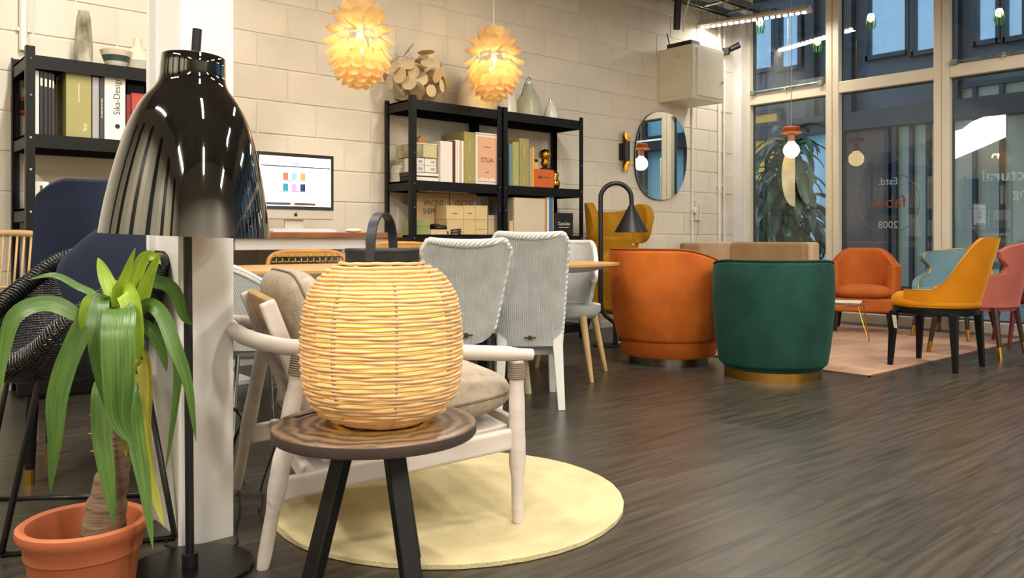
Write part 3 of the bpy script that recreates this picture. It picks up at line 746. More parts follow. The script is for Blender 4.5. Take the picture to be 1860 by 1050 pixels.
# lower bay of the first rack
z = S3
a_, b_ = wa(757, 400, .2).x, wa(818, 400, .2).x
for px0, px1, lb in ((757, 816, 'first'), (817.5, 866, 'second')):
    t, W, h, d = upright(px0, px1, 351, .238, z, KRAFT, 'sample_case', 'brown sample case with large serif lettering, %s from the desk' % lb, 'case', depth=.12, group='lettered brown sample cases')
    text('VINCENT', .062, (.004, -d / 2 - .001, h * .76), RF, TXT, t, 'upper_lettering', sx=.72); text('SHEPPARD', .062, (.004, -d / 2 - .001, h * .56), RF, TXT, t, 'lower_lettering', sx=.66)
def bx(px0, px1, py0, py1, off, m, name, label, cat, depth=.14, group=None, txt=None):
    xc, W, z0, h = flat(px0, px1, py0, py1, off, m, name, label, cat)
    t = thing(name, label, cat, (xc, -off + depth / 2, max(z0, 0)), 0, group)
    MB().box((0, 0, h / 2), (W, depth, h)).build('carton', m, t, smooth=0, bevel=.002)
    MB().box((0, 0, h - .006), (W + .002, depth + .002, .012)).build('lid', m, t, smooth=0, bevel=.001)
    if txt: text(txt, .012, (0, -depth / 2 - .002, h * .45), RF, TXT, t)
    return t
b0 = 426.3
bx(812, 842, 399, b0, .385, CRB, 'carton_box', 'cream carton at the bottom under the wide lidded carton', 'box', group='cream cartons on the rack')
bx(811, 842, 373.5, 398.6, .385, CRB, 'carton_box', 'cream carton with print on top of the bottom carton by the brown case', 'box', group='cream cartons on the rack', txt='~7')
bx(842.6, 863.6, 373.5, 398.6, .385, CRB, 'carton_box', 'cream carton in the middle of the upper row of cartons', 'box', group='cream cartons on the rack', txt='~6')
bx(842.6, 863.6, 399, b0, .385, CRB, 'carton_box', 'cream carton in the middle of the lower row of cartons', 'box', group='cream cartons on the rack')
bx(864.2, 885.5, 373.5, 399.5, .385, CRB, 'carton_box', 'cream carton at the free end of the upper row of cartons', 'box', group='cream cartons on the rack')
bx(864.2, 885.5, 400, 416.5, .385, CRB, 'carton_box', 'shallow cream carton under the end carton of the upper row', 'box', group='cream cartons on the rack')
bx(864.2, 885.5, 417, b0, .385, CRB, 'carton_box', 'flat cream carton at the bottom of the end stack', 'box', group='cream cartons on the rack')
bx(886.5, 903.5, 400, b0, .36, cover('dusty_box', 'C9B48E'), 'carton_box', 'cream carton next to the rack post under a small tin', 'box', group='cream cartons on the rack')
bx(886.5, 904, 391, 399.6, .36, cover('tin', 'B9B09A'), 'small_tin', 'flat dark topped tin lying on the end carton', 'tin')
bx(757, 781, 400, 411, .37, GREENB, 'green_box', 'upper flat green box inside the rack post', 'box', depth=.2, group='flat green boxes'); bx(757, 781, 411.4, b0, .37, GREENB, 'green_box', 'lower flat green box inside the rack post', 'box', depth=.2, group='flat green boxes')
bx(783, 815, 417, b0, .385, CRB, 'carton_box', 'low cream carton under the dark cloth', 'box', depth=.16, group='cream cartons on the rack')
c = wa(797, 414, .33)
t = thing('dark_cloth', 'crumpled dark cloth on the low cream carton', 'cloth', (c.x, c.y, c.z - .02)); MB().pillow((0, 0, .02), (.13, .12, .045), .7).build('fold', BLK, t, smooth=180); MB().pillow((-.04, 0, .035), (.07, .1, .03), .7).build('fold', BLK, t, smooth=180)
t = thing('cable_coil', 'small coiled black cable on the rack shelf', 'cable', (wa(828, 425, .39).x, -.392, S3)); MB().tube([(.045 * cos(a * .5), .014 * sin(a * .5), .01 + .0015 * a) for a in range(26)], .006, 6).build('coil', BLK, t)
t = thing('white_board', 'pale lilac panel leaning against the wall behind the cartons', 'panel', (wa(872, 400, .1).x, -.10, S3)); MB().box((0, 0, .16), (.17, .012, .32), rx=-.05).build('sheet', cover('lilac', 'B9B6BE'), t, smooth=0)
t = thing('white_tray', 'flat white tray lying across the brown sample cases', 'tray', (wa(800, 350, .2).x, -.24, S3 + .325)); MB().box((0, 0, .008), (.36, .16, .016)).build('base', WHT, t, smooth=0, bevel=.002)
# second rack, upper bay
t, W, h, d = upright(925, 931, 262, OF, S2, cover('slateblue', '6E8790'), 'book', 'slate blue book against the rack post', 'book')
t, W, h, d = upright(931.5, 943, 258, OF, S2, cover('sage', 'A3A56A'), 'box_file', 'sage green box file next to the slate blue book', 'box file'); text('j', .05, (0, -d / 2 - .001, h * .14), RF, TXTO, t); MB().box((0, -d / 2 - .001, h * .72), (.005, .001, h * .2)).build('spine_line', TXTO, t, smooth=0)
t, W, h, d = upright(944, 961, 252, OF, S2, OLIVE, 'box_file', 'olive box file next to the yellow spined book', 'box file'); text('j', .05, (0, -d / 2 - .001, h * .13), RF, TXTO, t); MB().box((0, -d / 2 - .001, h * .72), (.005, .001, h * .25)).build('spine_line', TXTO, t, smooth=0)
upright(962, 966.5, 269, OF, S2, cover('photo_spine', 'A8A088'), 'book', 'mottled photo book beside the yellow spined book', 'book', page=True)
upright(967, 971, 267, OF, S2, cover('yellow', 'E0AA2C'), 'book', 'thin yellow spined book beside the orange box', 'book')
t, W, h, d = upright(971.5, 1006, 308, OF + .01, S2, cover('orange', 'C8602A'), 'orange_box', 'bright orange box with dark print under the gold ornament', 'box', depth=.18)
ORBZ = S2 + h; text('~8', .022, (.012, -d / 2 - .001, h * .55), RF, TXT, t); MB().lathe([(0, 0), (.014, 0), (.014, .001), (0, .001)], 16).build('logo_dot', TXT, t, loc=(-.055, -d / 2 - .001, h * .55), rot=(pi / 2, 0, 0))
GOLD = mat('polished_gold', 'E0A83A', rough=.06, metal=1., var=0.)
q = wa(975, 300, OF); t = thing('small_stack_box', 'small tan box with a dark lid standing on the orange box', 'box', (wa(978, 300, OF).x, -.30, ORBZ + .002)); MB().box((0, 0, .03), (.07, .09, .06)).build('carton', CRB, t, smooth=0, bevel=.002); MB().box((0, 0, .072), (.07, .09, .024)).build('lid', BLK, t, smooth=0, bevel=.003)
t = thing('gold_ornament', 'polished gold rounded ornament with a dark foot on the orange box', 'ornament', (wa(996, 300, OF - .03).x, -.315, ORBZ + .002))
MB().lathe([(0, 0), (.04, .0), (.042, .015), (.02, .03), (0, .03)], 20).build('foot', BLK, t, smooth=60)
MB().lathe([(0, .028), (.03, .035), (.042, .06), (.03, .085), (.04, .10), (.05, .13), (.04, .165), (0, .18)], 24).build('body', GOLD, t, smooth=180)
MB().tube([(-.045 + .02 * cos(a * .3), 0, .11 + .05 * sin(a * .3)) for a in range(4, 12)], .005, 6).build('loop', BLK, t)
t = thing('gold_ornament', 'gold rounded ornament standing on the shelf at the free rack post', 'ornament', (wa(1011, 300, OF - .03).x, -.33, S2 + .001))
MB().lathe([(0, 0), (.034, .0), (.05, .035), (.04, .07), (.028, .085), (.038, .11), (.03, .14), (0, .15)], 24).build('body', GOLD, t, smooth=180)
# second rack, lower bay
z = S3
for i, (x0, x1, y, o, c, lb) in enumerate(((925, 929, 358, .26, 'D8CFC0', 'rear pale file near the rack post'), (934, 990, 360, .385, 'D2C3A8', 'wide beige file box facing the room'))):
    upright(x0, x1, y, o, z, cover('file%d' % i, c), 'file_box', lb, 'file box')
upright(990.5, 994, 359, .385, z, cover('tanedge', 'B8905A'), 'book', 'thin tan edged folder beside the wide beige file box', 'book', page=True)
upright(994.5, 997.5, 358, .385, z, WHT, 'book', 'thin white folder beside the blue binder', 'book')
upright(998, 1004, 357, .385, z, cover('blue', '3C76A8'), 'ring_binder', 'slim bright blue binder in the second rack', 'binder')
upright(1004.3, 1006, 357, .385, z, cover('tanedge', 'B8905A'), 'book', 'thin tan board between the blue binder and the black box', 'book')
t, W, h, d = upright(1007.5, 1041, 387, .385, z, BLK, 'sample_box', 'black sample box with white lettering beside the blue binder', 'box', depth=.2)
text('Cane-line', .042, (0, -d / 2 - .001, h * .52), RF, TXTW, t, sx=.85); text('~17', .012, (0, -d / 2 - .001, h * .36), RF, TXTW, t, 'small_lettering')
bx(925, 932.5, 401, b0, .385, CRB, 'carton_box', 'narrow tan carton against the post of the second rack', 'box', group='cream cartons on the rack')

# on top of the racks
DISC = mat('beige_ply_disc', 'D3BF98', rough=.55, var=.06)
c = wa(762, 190, .22)
t = thing('disc_lamp', 'unlit lamp of many beige round discs standing on the first rack', 'lamp', (c.x, -.22, S4))
MB().lathe([(0, 0), (.08, 0), (.08, .012), (.012, .02), (.01, .12), (0, .12)], 20).build('stand', DISC, t)
dm = MB().lathe([(0, -.002), (.058, -.002), (.06, 0), (.058, .002), (0, .002)], 22); dme = None
random.seed(5)
for k in range(44):
    f = (k + .5) / 44; b = math.asin(1 - 2 * f * .92); a = k * 2.39996
    R_ = .12 + .10 * ((k * 13) % 7) / 6; d = Vector((cos(b) * cos(a), cos(b) * sin(a), sin(b)))
    if dme is None: o = dm.build('disc', DISC, t); dme = o.data
    else: o = obj('disc', dme, DISC, t)
    o.location = Vector((0, 0, .20)) + Vector((d.x * R_ * 1.25, d.y * R_ * .8, d.z * R_))
    q = d.to_track_quat('Z', 'Y').to_euler(); o.rotation_euler = (q.x + random.uniform(-.6, .6), q.y + random.uniform(-.6, .6), q.z)
    s = random.uniform(.75, 1.1); o.scale = (s, s, s)
rods = MB()
for o in [c_ for c_ in t.children if c_.name.startswith('disc')]: rods.tube([(0, 0, .12), Vector((0, 0, .2)) + (o.location - Vector((0, 0, .2))) * .96], .002, 4)
rods.build('rods', DISC, t)
random.seed(11)
CERC = mat('cream_ceramic', 'DCCFB4', rough=.35, var=.03); CERG = mat('sage_ceramic', 'A9AC98', rough=.35, var=.04); CERW = mat('white_ceramic', 'E4DFD2', rough=.3, var=.02)
def bottle(px, py, base_py, off, prof, m, label, cordm=BLACKM, loop=True, Z=S4):
    x = wa(px, 200, off).x; t = thing('ceramic_pendant', label, 'lamp shade', (x, -off, Z + .001))
    MB().lathe(prof, 32).build('shade', m, t, smooth=50); h = prof[-1][1]
    MB().cyl((0, 0, h), (0, 0, h + .02), .012).build('collar', CHROME, t)
    if loop: MB().tube(spline([(0, 0, h + .02), (.015, 0, h + .045), (-.01, 0, h + .05), (-.07, -.02, h - .02), (-.10, -.02, h - .12)], 6), .003, 5).build('cord', cordm, t)
    return t
bottle(866, 100, 190, .22, [(.0, 0), (.165, 0), (.165, .05), (.145, .17), (.095, .26), (.045, .305), (.0, .31)], CERC, 'wide cream pear shaped shade behind the second petal pendant')
bottle(921, 110, 190, .12, [(.0, 0), (.115, 0), (.11, .06), (.08, .18), (.045, .25), (0, .26)], CERW, 'tall ivory cone shade behind the sage bottle shade', loop=False)
bottle(961, 140, 195, .27, [(.0, 0), (.11, 0), (.108, .06), (.09, .15), (.055, .215), (.038, .245), (.036, .275), (0, .278)], CERG, 'sage green bottle shaped shade with a wire loop on the second rack')
bottle(1000, 170, 200, .27, [(.0, 0), (.062, 0), (.06, .05), (.045, .10), (.024, .135), (.022, .16), (0, .162)], CERW, 'small white bottle shaped shade at the end of the second rack', loop=False)
# on the left rack
ZT = 1.80
c = wa(152, 60, .22)
t = thing('bark_vase', 'tall narrow birch bark vase on the left rack', 'vase', (c.x, -.22, ZT + .001))
MB().lathe([(0, 0), (.042, 0), (.047, .1), (.043, .2), (.036, .29), (.026, .33), (.02, .33), (.02, .28), (0, .28)], 20).build('body', mat('birch_bark', 'D6CFB8', rough=.8, c2='5E5640', vscale=11, stretch=(1, 1, .5), bump=.8, bscale=30), t, smooth=60)
c = wa(211, 100, .26)
t = thing('ceramic_bowl', 'white bowl with a dark green band on the left rack', 'bowl', (c.x, -.26, ZT + .001))
MB().lathe([(0, 0), (.03, 0), (.045, .02), (.064, .055)], 32).build('foot', CERW, t, smooth=60)
MB().lathe([(.064, .055), (.076, .088)], 32).build('band', mat('green_glaze', '47564A', rough=.3), t, smooth=60)
MB().lathe([(.076, .088), (.086, .118), (.082, .118), (.06, .06), (0, .025)], 32).build('rim', CERC, t, smooth=60)
c = wa(250, 100, .24)
t = thing('bottle_vase', 'pale two-tone bottle vase beside the bowl', 'vase', (c.x, -.24, ZT + .001))
MB().lathe([(0, 0), (.07, 0), (.073, .08)], 28).build('base', mat('grey_glaze', 'B2AC9C', rough=.5), t, smooth=60)
MB().lathe([(.073, .08), (.06, .13), (.024, .17), (.022, .215), (.017, .215), (.017, .18), (0, .17)], 28).build('neck', mat('cream_glaze', 'DDD2B4', rough=.5), t, smooth=60)
Z2 = 1.39; OL = .44
upright(63, 71, 128, OL, Z2, WHT, 'magazine', 'white magazine next to the left rack post', 'magazine', page=True)
for i, (x0, x1, lb) in enumerate(((71.5, 79, 'first'), (79.5, 87, 'second'), (87.5, 94, 'third'), (94.5, 99, 'fourth'))):
    t, W, h, d = upright(x0, x1, 128 + i * 2, OL, Z2, cover('blackmag%d' % i, ('1B1B1C', '202022', '18191C', '3A2228')[i]), 'magazine', '%s black spined magazine counted from the rack post' % lb, 'magazine', group='black spined magazines')
    MB().box((0, -d / 2 - .001, h * .82), (W * .5, .001, h * .12)).build('spine_print', TXTW, t, smooth=0)
t, W, h, d = upright(120, 166, 131, OL, Z2, OLIVE, 'box_file', 'wide pale olive box file with a yellow green spine in the left rack', 'box file', depth=.24)
MB().box((0, -d / 2 - .001, h * .68), (.005, .001, h * .28)).build('spine_line', TXTO, t, smooth=0); text('fast', .03, (.03, -d / 2 - .001, h * .16), (pi / 2, -pi / 2, 0), TXTW, t)
upright(168, 180, 140, OL, Z2, GREYB, 'book', 'pale grey book beside the wide olive box file', 'book')
t, W, h, d = upright(181, 189, 141, OL, Z2, cover('darkslate', '3A3B40'), 'book', 'dark slate book with gold print next to the white binder', 'book'); text('~16', .012, (0, -d / 2 - .001, h * .5), (pi / 2, -pi / 2, 0), TXTO, t)
t, W, h, d = upright(190, 228, 140, OL, Z2, WHT, 'lever_arch_file', 'white lever arch binder with hand lettered spine', 'binder', depth=.25)
text('Sika-Design', .05, (.01, -d / 2 - .001, h * .70), (pi / 2, -pi / 2, 0), TXT, t, sx=.9); MB().lathe([(0, 0), (.013, 0), (.013, .001), (0, .001)], 18).build('finger_hole', BLK, t, loc=(.012, -d / 2 - .0005, h * .22), rot=(pi / 2, 0, 0))
upright(230, 238, 172, OL, Z2, cover('darkred', '7A2420'), 'book', 'dark red book beside the white binder', 'book')
upright(239, 262, 170, OL - .02, Z2, cover('red', 'B8432E'), 'book', 'red slipcase leaning beside the dark red book', 'book', lean=.0)
upright(231, 262, 155, OL - .2, Z2, cover('teal', '2E5058'), 'book', 'large teal book behind the red slipcase', 'book', depth=.1)
c = wa(72, 480, OL)
zz = .60
for i in range(6):
    t = thing('magazine', 'pink covered magazine in the pile on the low left shelf, number %s up' % ('one', 'two', 'three', 'four', 'five', 'six')[i], 'magazine', (LX0 + .19, -.28, zz + .001), random.uniform(-.06, .06), 'pink magazine pile')
    MB().box((0, 0, .009), (.22, .28, .018)).build('cover', cover('pink', 'B9807C'), t, smooth=0); zz += .0195
t = thing('box_stack', 'small dark printed box on the third shelf of the left rack', 'box', (wa(70, 360, .35).x, -.32, 1.006)); MB().box((0, 0, .07), (.07, .2, .14)).build('carton', WHT, t, smooth=0, bevel=.002); text('~6', .03, (.0, -.101, .07), (pi / 2, -pi / 2, 0), TXT, t)

# ================================================================== DESK AND COMPUTER
DZ = .885; dx0, dx1 = -6.15, wa(730, 420, .75).x
t = thing('standing_desk', 'white framed desk with a brown wood top against the block wall', 'desk', ((dx0 + dx1) / 2, -.41, 0))
W = dx1 - dx0
MB().box((0, 0, DZ - .018), (W, .70, .034)).build('desktop', mat('brown_desk_wood', '9A6236', rough=.4, c2='7A4A28', vscale=4, stretch=(1, 10, 1)), t, smooth=0, bevel=.004)
LEGW = mat('white_desk_frame', 'D8D6D2', rough=.4, var=.03)
MB().box((0, -.3, DZ - .072), (W - .06, .03, .07)).build('apron', LEGW, t, smooth=0, bevel=.004)
MB().box((0, .3, DZ - .072), (W - .06, .03, .07)).build('apron', LEGW, t, smooth=0, bevel=.004)
for sx in (-1, 1):
    xx = sx * (W / 2 - .09)
    MB().box((xx, 0, (DZ - .04) / 2 + .03), (.08, .09, DZ - .10)).build('leg', LEGW, t, smooth=0, bevel=.006)
    MB().box((xx, 0, .02), (.09, .64, .04)).build('foot', LEGW, t, smooth=0, bevel=.008)
    MB().box((xx, 0, DZ - .072), (.06, .6, .05)).build('bracket', LEGW, t, smooth=0)
MB().box((0, .12, .5), (W - .2, .02, .35)).build('modesty_panel', mat('grey_panel', '8E8E92', rough=.5), t, smooth=0)
cb = MB().tube(spline([(-.25, -.28, DZ - .1), (-.2, -.25, DZ - .16), (-.12, -.27, DZ - .15), (-.1, -.28, DZ - .1)], 5), .005, 5).build('cable', BLACKM, t); MB().tube(spline([(.33, -.33, DZ - .06), (.38, -.34, DZ - .1), (.40, -.34, DZ - .2)], 5), .006, 5).build('cable', BLACKM, t); MB().tube(spline([(.1, -.28, DZ - .1), (.06, -.27, DZ - .2)], 4), .004, 5).build('cable', BLACKM, t)
MB().lathe([(0, 0), (.02, 0), (.02, .01), (0, .01)], 14).build('socket', BLACKM, t, loc=(.33, -.315, DZ - .06), rot=(pi / 2, 0, 0))
mx_r = wa(606, 330, .48).x; mw = .53; mxc = mx_r - mw / 2
t = thing('desktop_computer', 'all-in-one computer with an aluminium chin showing a shop page on the desk', 'computer', (mxc, -.48, DZ + .001))
Zs = DZ
def zm(py): return CAMH + (HZ - py) / FPX * proj((mx_r, -.48, 1))[2] - DZ - .001
zt_, zb_ = zm(284), zm(400)
ALU = mat('aluminium', 'C9C2B4', rough=.4, metal=.3, var=.02)
MB().box((0, .012, (zt_ + zb_) / 2), (mw, .02, zt_ - zb_)).build('case', ALU, t, smooth=0, bevel=.008)
zc_ = zb_ + .062
MB().box((0, .0, (zt_ + zc_) / 2), (mw - .002, .006, zt_ - zc_)).build('bezel', BLACKG, t, smooth=0, bevel=.002)
sc_ = MB().box((0, -.0035, (zt_ + zc_) / 2), (mw - .045, .002, zt_ - zc_ - .045)).build('screen', mat('screen_white', 'F2F2F6', emit=1.1, ecol='F4F6FF', rough=.3), t, smooth=0)
sw, sh, sz = mw - .045, zt_ - zc_ - .045, (zt_ + zc_) / 2
def scr(fx, fz, fw, fh, c, name='screen_picture', e=.75):
    MB().box(((fx - .5) * sw, -.0055, sz + (fz - .5) * sh), (fw * sw, .001, fh * sh)).build(name, mat('scr_' + c, c, emit=e, ecol=c, rough=.3), sc_, smooth=0)
scr(.5, .80, .985, .022, '30384A', 'menu_bar')
for i, c in enumerate(('A86A58', '7CCDBE', 'E0935A')): scr(.47 + (i - 1) * .12, .60, .07, .15, c)
for i, c in enumerate(('2C86A0', 'B89ACB', '24386A')): scr(.47 + (i - 1) * .12, .38, .07, .15, c)
scr(.47, .51, .40, .014, '8A7A72'); scr(.47, .295, .40, .014, '8A7A72'); scr(.12, .53, .09, .18, 'C9CBCB'); scr(.12, .32, .09, .09, 'C7C3C0')
scr(.25, .045, .34, .05, '3A4A5E'); scr(.62, .045, .30, .05, '5A4A44'); scr(.93, .06, .03, .04, 'D8E04A'); scr(.47, .73, .3, .01, 'C0C0C8'); scr(.35, .17, .3, .012, 'C0C0C8'); scr(.75, .17, .2, .012, 'B0B0B8')
text('~6', .012, (0, -.006, sz + .36 * sh), RF, mat('scr_text', '707078'), t, 'page_title')
lg = []
for k in range(28):
    a = 2 * pi * k / 28; r_ = .0125 * (1 - .13 * max(0, cos(a - pi / 2)) ** 6 - .10 * max(0, cos(a + pi / 2)) ** 8)
    x, y_ = r_ * cos(a), r_ * sin(a) * .98
    if abs(a) < .55 or abs(a - 2 * pi) < .55: x -= .0055 * cos((a if a < pi else a - 2 * pi) * 2.6)
    lg.append((x, y_))
Ml = Matrix.Translation((0, .0005, zb_ + .031)) @ Matrix(((1, 0, 0, 0), (0, 0, -1, 0), (0, 1, 0, 0), (0, 0, 0, 1)))
MB().prism(lg, .001, Ml).prism([(.0, .014), (.0035, .0155), (.0065, .0215), (.002, .019)], .001, Ml).build('fruit_logo', BLACKM, t, smooth=0)
MB().box((0, .035, zb_ / 2 + .05), (.13, .012, zb_ + .12), rx=-.12).build('stand_neck', ALU, t, smooth=0, bevel=.003)
MB().box((0, .06, .004), (.15, .16, .008)).build('stand_foot', ALU, t, smooth=0, bevel=.003)
kb = thing('keyboard', 'thin white keyboard on the desk in front of the computer', 'keyboard', (wa(565, 417, .68).x - .05, -.66, DZ + .001)); MB().box((0, 0, .006), (.42, .11, .012), rx=.06).build('base', WHT, kb, smooth=0, bevel=.004)
km = MB()
for r_ in range(4):
    for k in range(14): km.box((-.19 + k * .0292, -.036 + r_ * .025, .014 + r_ * .0015), (.024, .02, .003))
km.build('keys', WHITEP, kb, smooth=0)
mo = thing('computer_mouse', 'white computer mouse at the free end of the desk', 'mouse', (wa(642, 417, .66).x, -.66, DZ + .001)); MB().pillow((0, 0, .012), (.11, .06, .026), .8).build('shell', CERW, mo, smooth=180)

# ================================================================== RUGS
def rot2(p, a): return (p[0] * cos(a) - p[1] * sin(a), p[0] * sin(a) + p[1] * cos(a))
cr = fl(817, 905); c = c2r(-.20, 2.63)
RUGC = mat('cream_wool_pile', 'CCBE94', rough=.95, var=.08, vscale=7, bump=1., bscale=130, sheen=.3, spec=.1)
t = thing('round_rug', 'round cream wool rug under the pale armchair', 'rug', (c[0], c[1], .0035))
rp_ = [(0, .001)]
n = 96; mb = MB()
def rugf(u, v):
    a = 2 * pi * u; r = .555 * (1 + .0015 * sin(a * 37) + .001 * sin(a * 11))
    if v < .8: q = v / .8; return (r * q * .985 * cos(a), r * q * .985 * sin(a), .015 + (.0015 * sin(q * 40) + .001 * sin(a * 9 + q * 13)) * min(1, q * 3))
    return (r * cos(a), r * sin(a), .015 * (1 - (v - .8) / .2 * .9))
mb.grid(rugf, 180, 30, cu=True).build('pile', RUGC, t, smooth=60)
a = fl(1580, 686); b = fl(1846, 617); b.y = a.y
PINKR = mat('pink_beige_rug', 'B48E78', rough=.9, var=.1, vscale=2.2, stretch=(1, 5, 1), c2='C4A28A', bump=.5, bscale=90, sheen=.25, spec=.1)
t = thing('area_rug', 'large pinkish beige rug under the lounge chairs by the windows', 'rug', (a.x, a.y, .0035))
Lr = (fl(1846, 617) - fl(1580, 686)).length
MB().box((Lr / 2, 1.05, .003), (Lr, 2.1, .006)).build('pile', PINKR, t, smooth=0, bevel=.003)
for c_, d_ in (((Lr / 2, .006), (Lr, .012)), ((.006, 1.05), (.012, 2.1)), ((Lr - .006, 1.05), (.012, 2.1)), ((Lr / 2, 2.094), (Lr, .012))):
    MB().box((*c_, .0035), (*d_, .007)).build('binding', mat('brown_binding', '7A5A48', rough=.9), t, smooth=0)

# ================================================================== TABLE, LANTERN, COUNTER
TY = 1.9; tX = (682 - CX0) / FPX * TY; tx, ty = c2r(tX, TY); TZ2 = .422; TR = .234
WOODT = bpy.data.materials.new('ringed_walnut'); WOODT.use_nodes = True
N = WOODT.node_tree.nodes; L = WOODT.node_tree.links; pb_ = N['Principled BSDF']; pb_.inputs['Roughness'].default_value = .38
tc = N.new('ShaderNodeTexCoord'); wv = N.new('ShaderNodeTexWave'); wv.wave_type = 'RINGS'; wv.rings_direction = 'Z'; wv.inputs['Scale'].default_value = 9; wv.inputs['Distortion'].default_value = 5.5; wv.inputs['Detail'].default_value = 3; wv.inputs['Detail Scale'].default_value = 1.6
L.new(tc.outputs['Object'], wv.inputs['Vector']); rp = N.new('ShaderNodeValToRGB'); L.new(wv.outputs['Fac'], rp.inputs[0]); L.new(rp.outputs[0], pb_.inputs['Base Color'])
rp.color_ramp.elements[0].color = lin('443428'); rp.color_ramp.elements[1].color = lin('7A6046')
t = thing('side_table', 'small round table with a ringed wood top and black splayed legs', 'table', (tx, ty, 0), face(0, 1))
MB().lathe([(0, -.026), (TR - .004, -.026), (TR, -.022), (TR, -.003), (TR - .003, 0), (0, 0)], 72, (0, 0, TZ2)).build('tabletop', WOODT, t, smooth=50)
MB().lathe([(TR - .002, -.0275), (TR + .0012, -.023), (TR + .0012, -.004), (TR - .002, -.0015)], 72, (0, 0, TZ2)).build('edge_band', mat('dark_edge', '4A3C38', rough=.5), t, smooth=50)
LEGB = mat('black_painted_leg', '050506', rough=.45, var=.1, spec=.35)
# local x = away from the viewer; three legs
for ang in (215, 145 - 5, -16):
    a = radians(ang); p0 = Vector((.085 * cos(a), .085 * sin(a), TZ2 - .026)); p1 = Vector((.215 * cos(a), .215 * sin(a), .0185 if ang < 0 else .0))
    MB().bar(p0, p1, .044, .026, up=(cos(a), sin(a), 0)).build('leg', LEGB, t, smooth=0, bevel=.003)
MB().box((0, 0, TZ2 - .032), (.14, .14, .012)).build('mount_plate', LEGB, t, smooth=0)

CANE = mat('natural_rattan', 'EBCB98', rough=.5, var=.10, vscale=5, rand=.08, bump=.1, bscale=30, trans=.22)
lt = thing('rattan_lantern', 'glowing barrel shaped rattan lantern standing on the small round table', 'lantern', (*c2r((694.5 - CX0) / FPX * TY, TY), TZ2 + .0008), face(0, 1))
prof = [(0, .085), (.016, .125), (.035, .155), (.065, .176), (.10, .186), (.15, .190), (.20, .1905), (.25, .188), (.30, .178), (.335, .160), (.36, .137), (.378, .108), (.385, .092)]
def lr(z): return lerp(prof, z)
lt.scale = (.968, .968, .965)
NC = 43
for k in range(NC):
    z = .006 + .376 * k / (NC - 1); r = lr(z); ph = k * .7
    pts = []
    for i in range(72):
        a = 2 * pi * i / 72; wob = .0016 * sin(8 * a + (k % 2) * pi) ; dz = .0007 * sin(3 * a + k * 1.3) + .0005 * sin(13 * a + k)
        pts.append(((r + wob) * cos(a), (r + wob) * sin(a), z + dz))
    MB().tube(pts, .0041, 6, closed=True).build('cane', CANE, lt, smooth=180)
TIE = mat('grey_binding_thread', 'B09A78', rough=.7)
for k in range(8):
    a = 2 * pi * (k + .42) / 8
    MB().tube([((lr(z) - .0075) * cos(a), (lr(z) - .0075) * sin(a), z) for z in [.004 + .378 * i / 24 for i in range(25)]], .003, 6).build('rib', CANE, lt, smooth=180)
    tm = MB()
    pts = []
    for i in range(NC * 4):
        z = .006 + .376 * i / (NC * 4 - 1); s = i % 4; rr_ = lr(z) + (.0042, .0, -.0042, .0)[s]; aa_ = a + (0, .012, 0, -.012)[s]
        pts.append((rr_ * cos(aa_), rr_ * sin(aa_), z))
    tm.tube(pts, .0011, 4).build('binding_thread', TIE, lt, smooth=180)
MB().lathe([(0, .372), (.10, .372), (.10, .378), (0, .378)], 32).build('top_board', mat('dark_board', '2C2A28', rough=.5), lt)
LID = mat('charcoal_metal', '26262A', rough=.45, var=.08)
MB().lathe([(0, .378), (.0865, .378), (.088, .381), (.088, .405), (.0885, .407), (.0895, .409), (.0895, .415), (.088, .4175), (0, .4175)], 48).build('lid', LID, lt, smooth=40)
hp_ = []
for i in range(21):
    a = pi * i / 20; hp_.append((.084 * cos(a) * (1 if abs(cos(a)) < .99 else 1), .0, .405 + .095 * sin(a) ** .75))
hp_ = [(.0855, 0, .385)] + hp_ + [(-.0855, 0, .385)]
hb = MB(); nh = len(hp_)
for i, p in enumerate(hp_):
    for s, o in ((-.011, 0), (.011, 0), (.011, 1), (-.011, 1)):
        k = 1 + .03 * o; hb.v.append((p[0] * k + (.003 if p[0] > 0 else -.003) * o, s, p[2] + (.004 * o if 0 < i < nh - 1 else 0)))
for i in range(nh - 1):
    for k in range(4): hb.f.append((i * 4 + k, i * 4 + (k + 1) % 4, i * 4 + 4 + (k + 1) % 4, i * 4 + 4 + k))
hb.f += [(3, 2, 1, 0), tuple((nh - 1) * 4 + k for k in range(4))]
hob = hb.build('handle', LID, lt, smooth=50); hob.rotation_euler = (0, 0, radians(-9))
MB().lathe([(0, .045)] + [(lr(z) - .034, z) for z in (.05, .075, .10, .15, .20, .25, .29, .32)] + [(0, .335)], 40).build('diffuser', mat('warm_diffuser', 'FFE08A', emit=1.5, ecol='FFC648', rough=.6), lt, smooth=60)
MB().lathe([(0, 0), (.1, 0), (.1, .012), (.03, .015), (.03, .05), (0, .05)], 28, (0, 0, .001)).build('lamp_base', LID, lt)


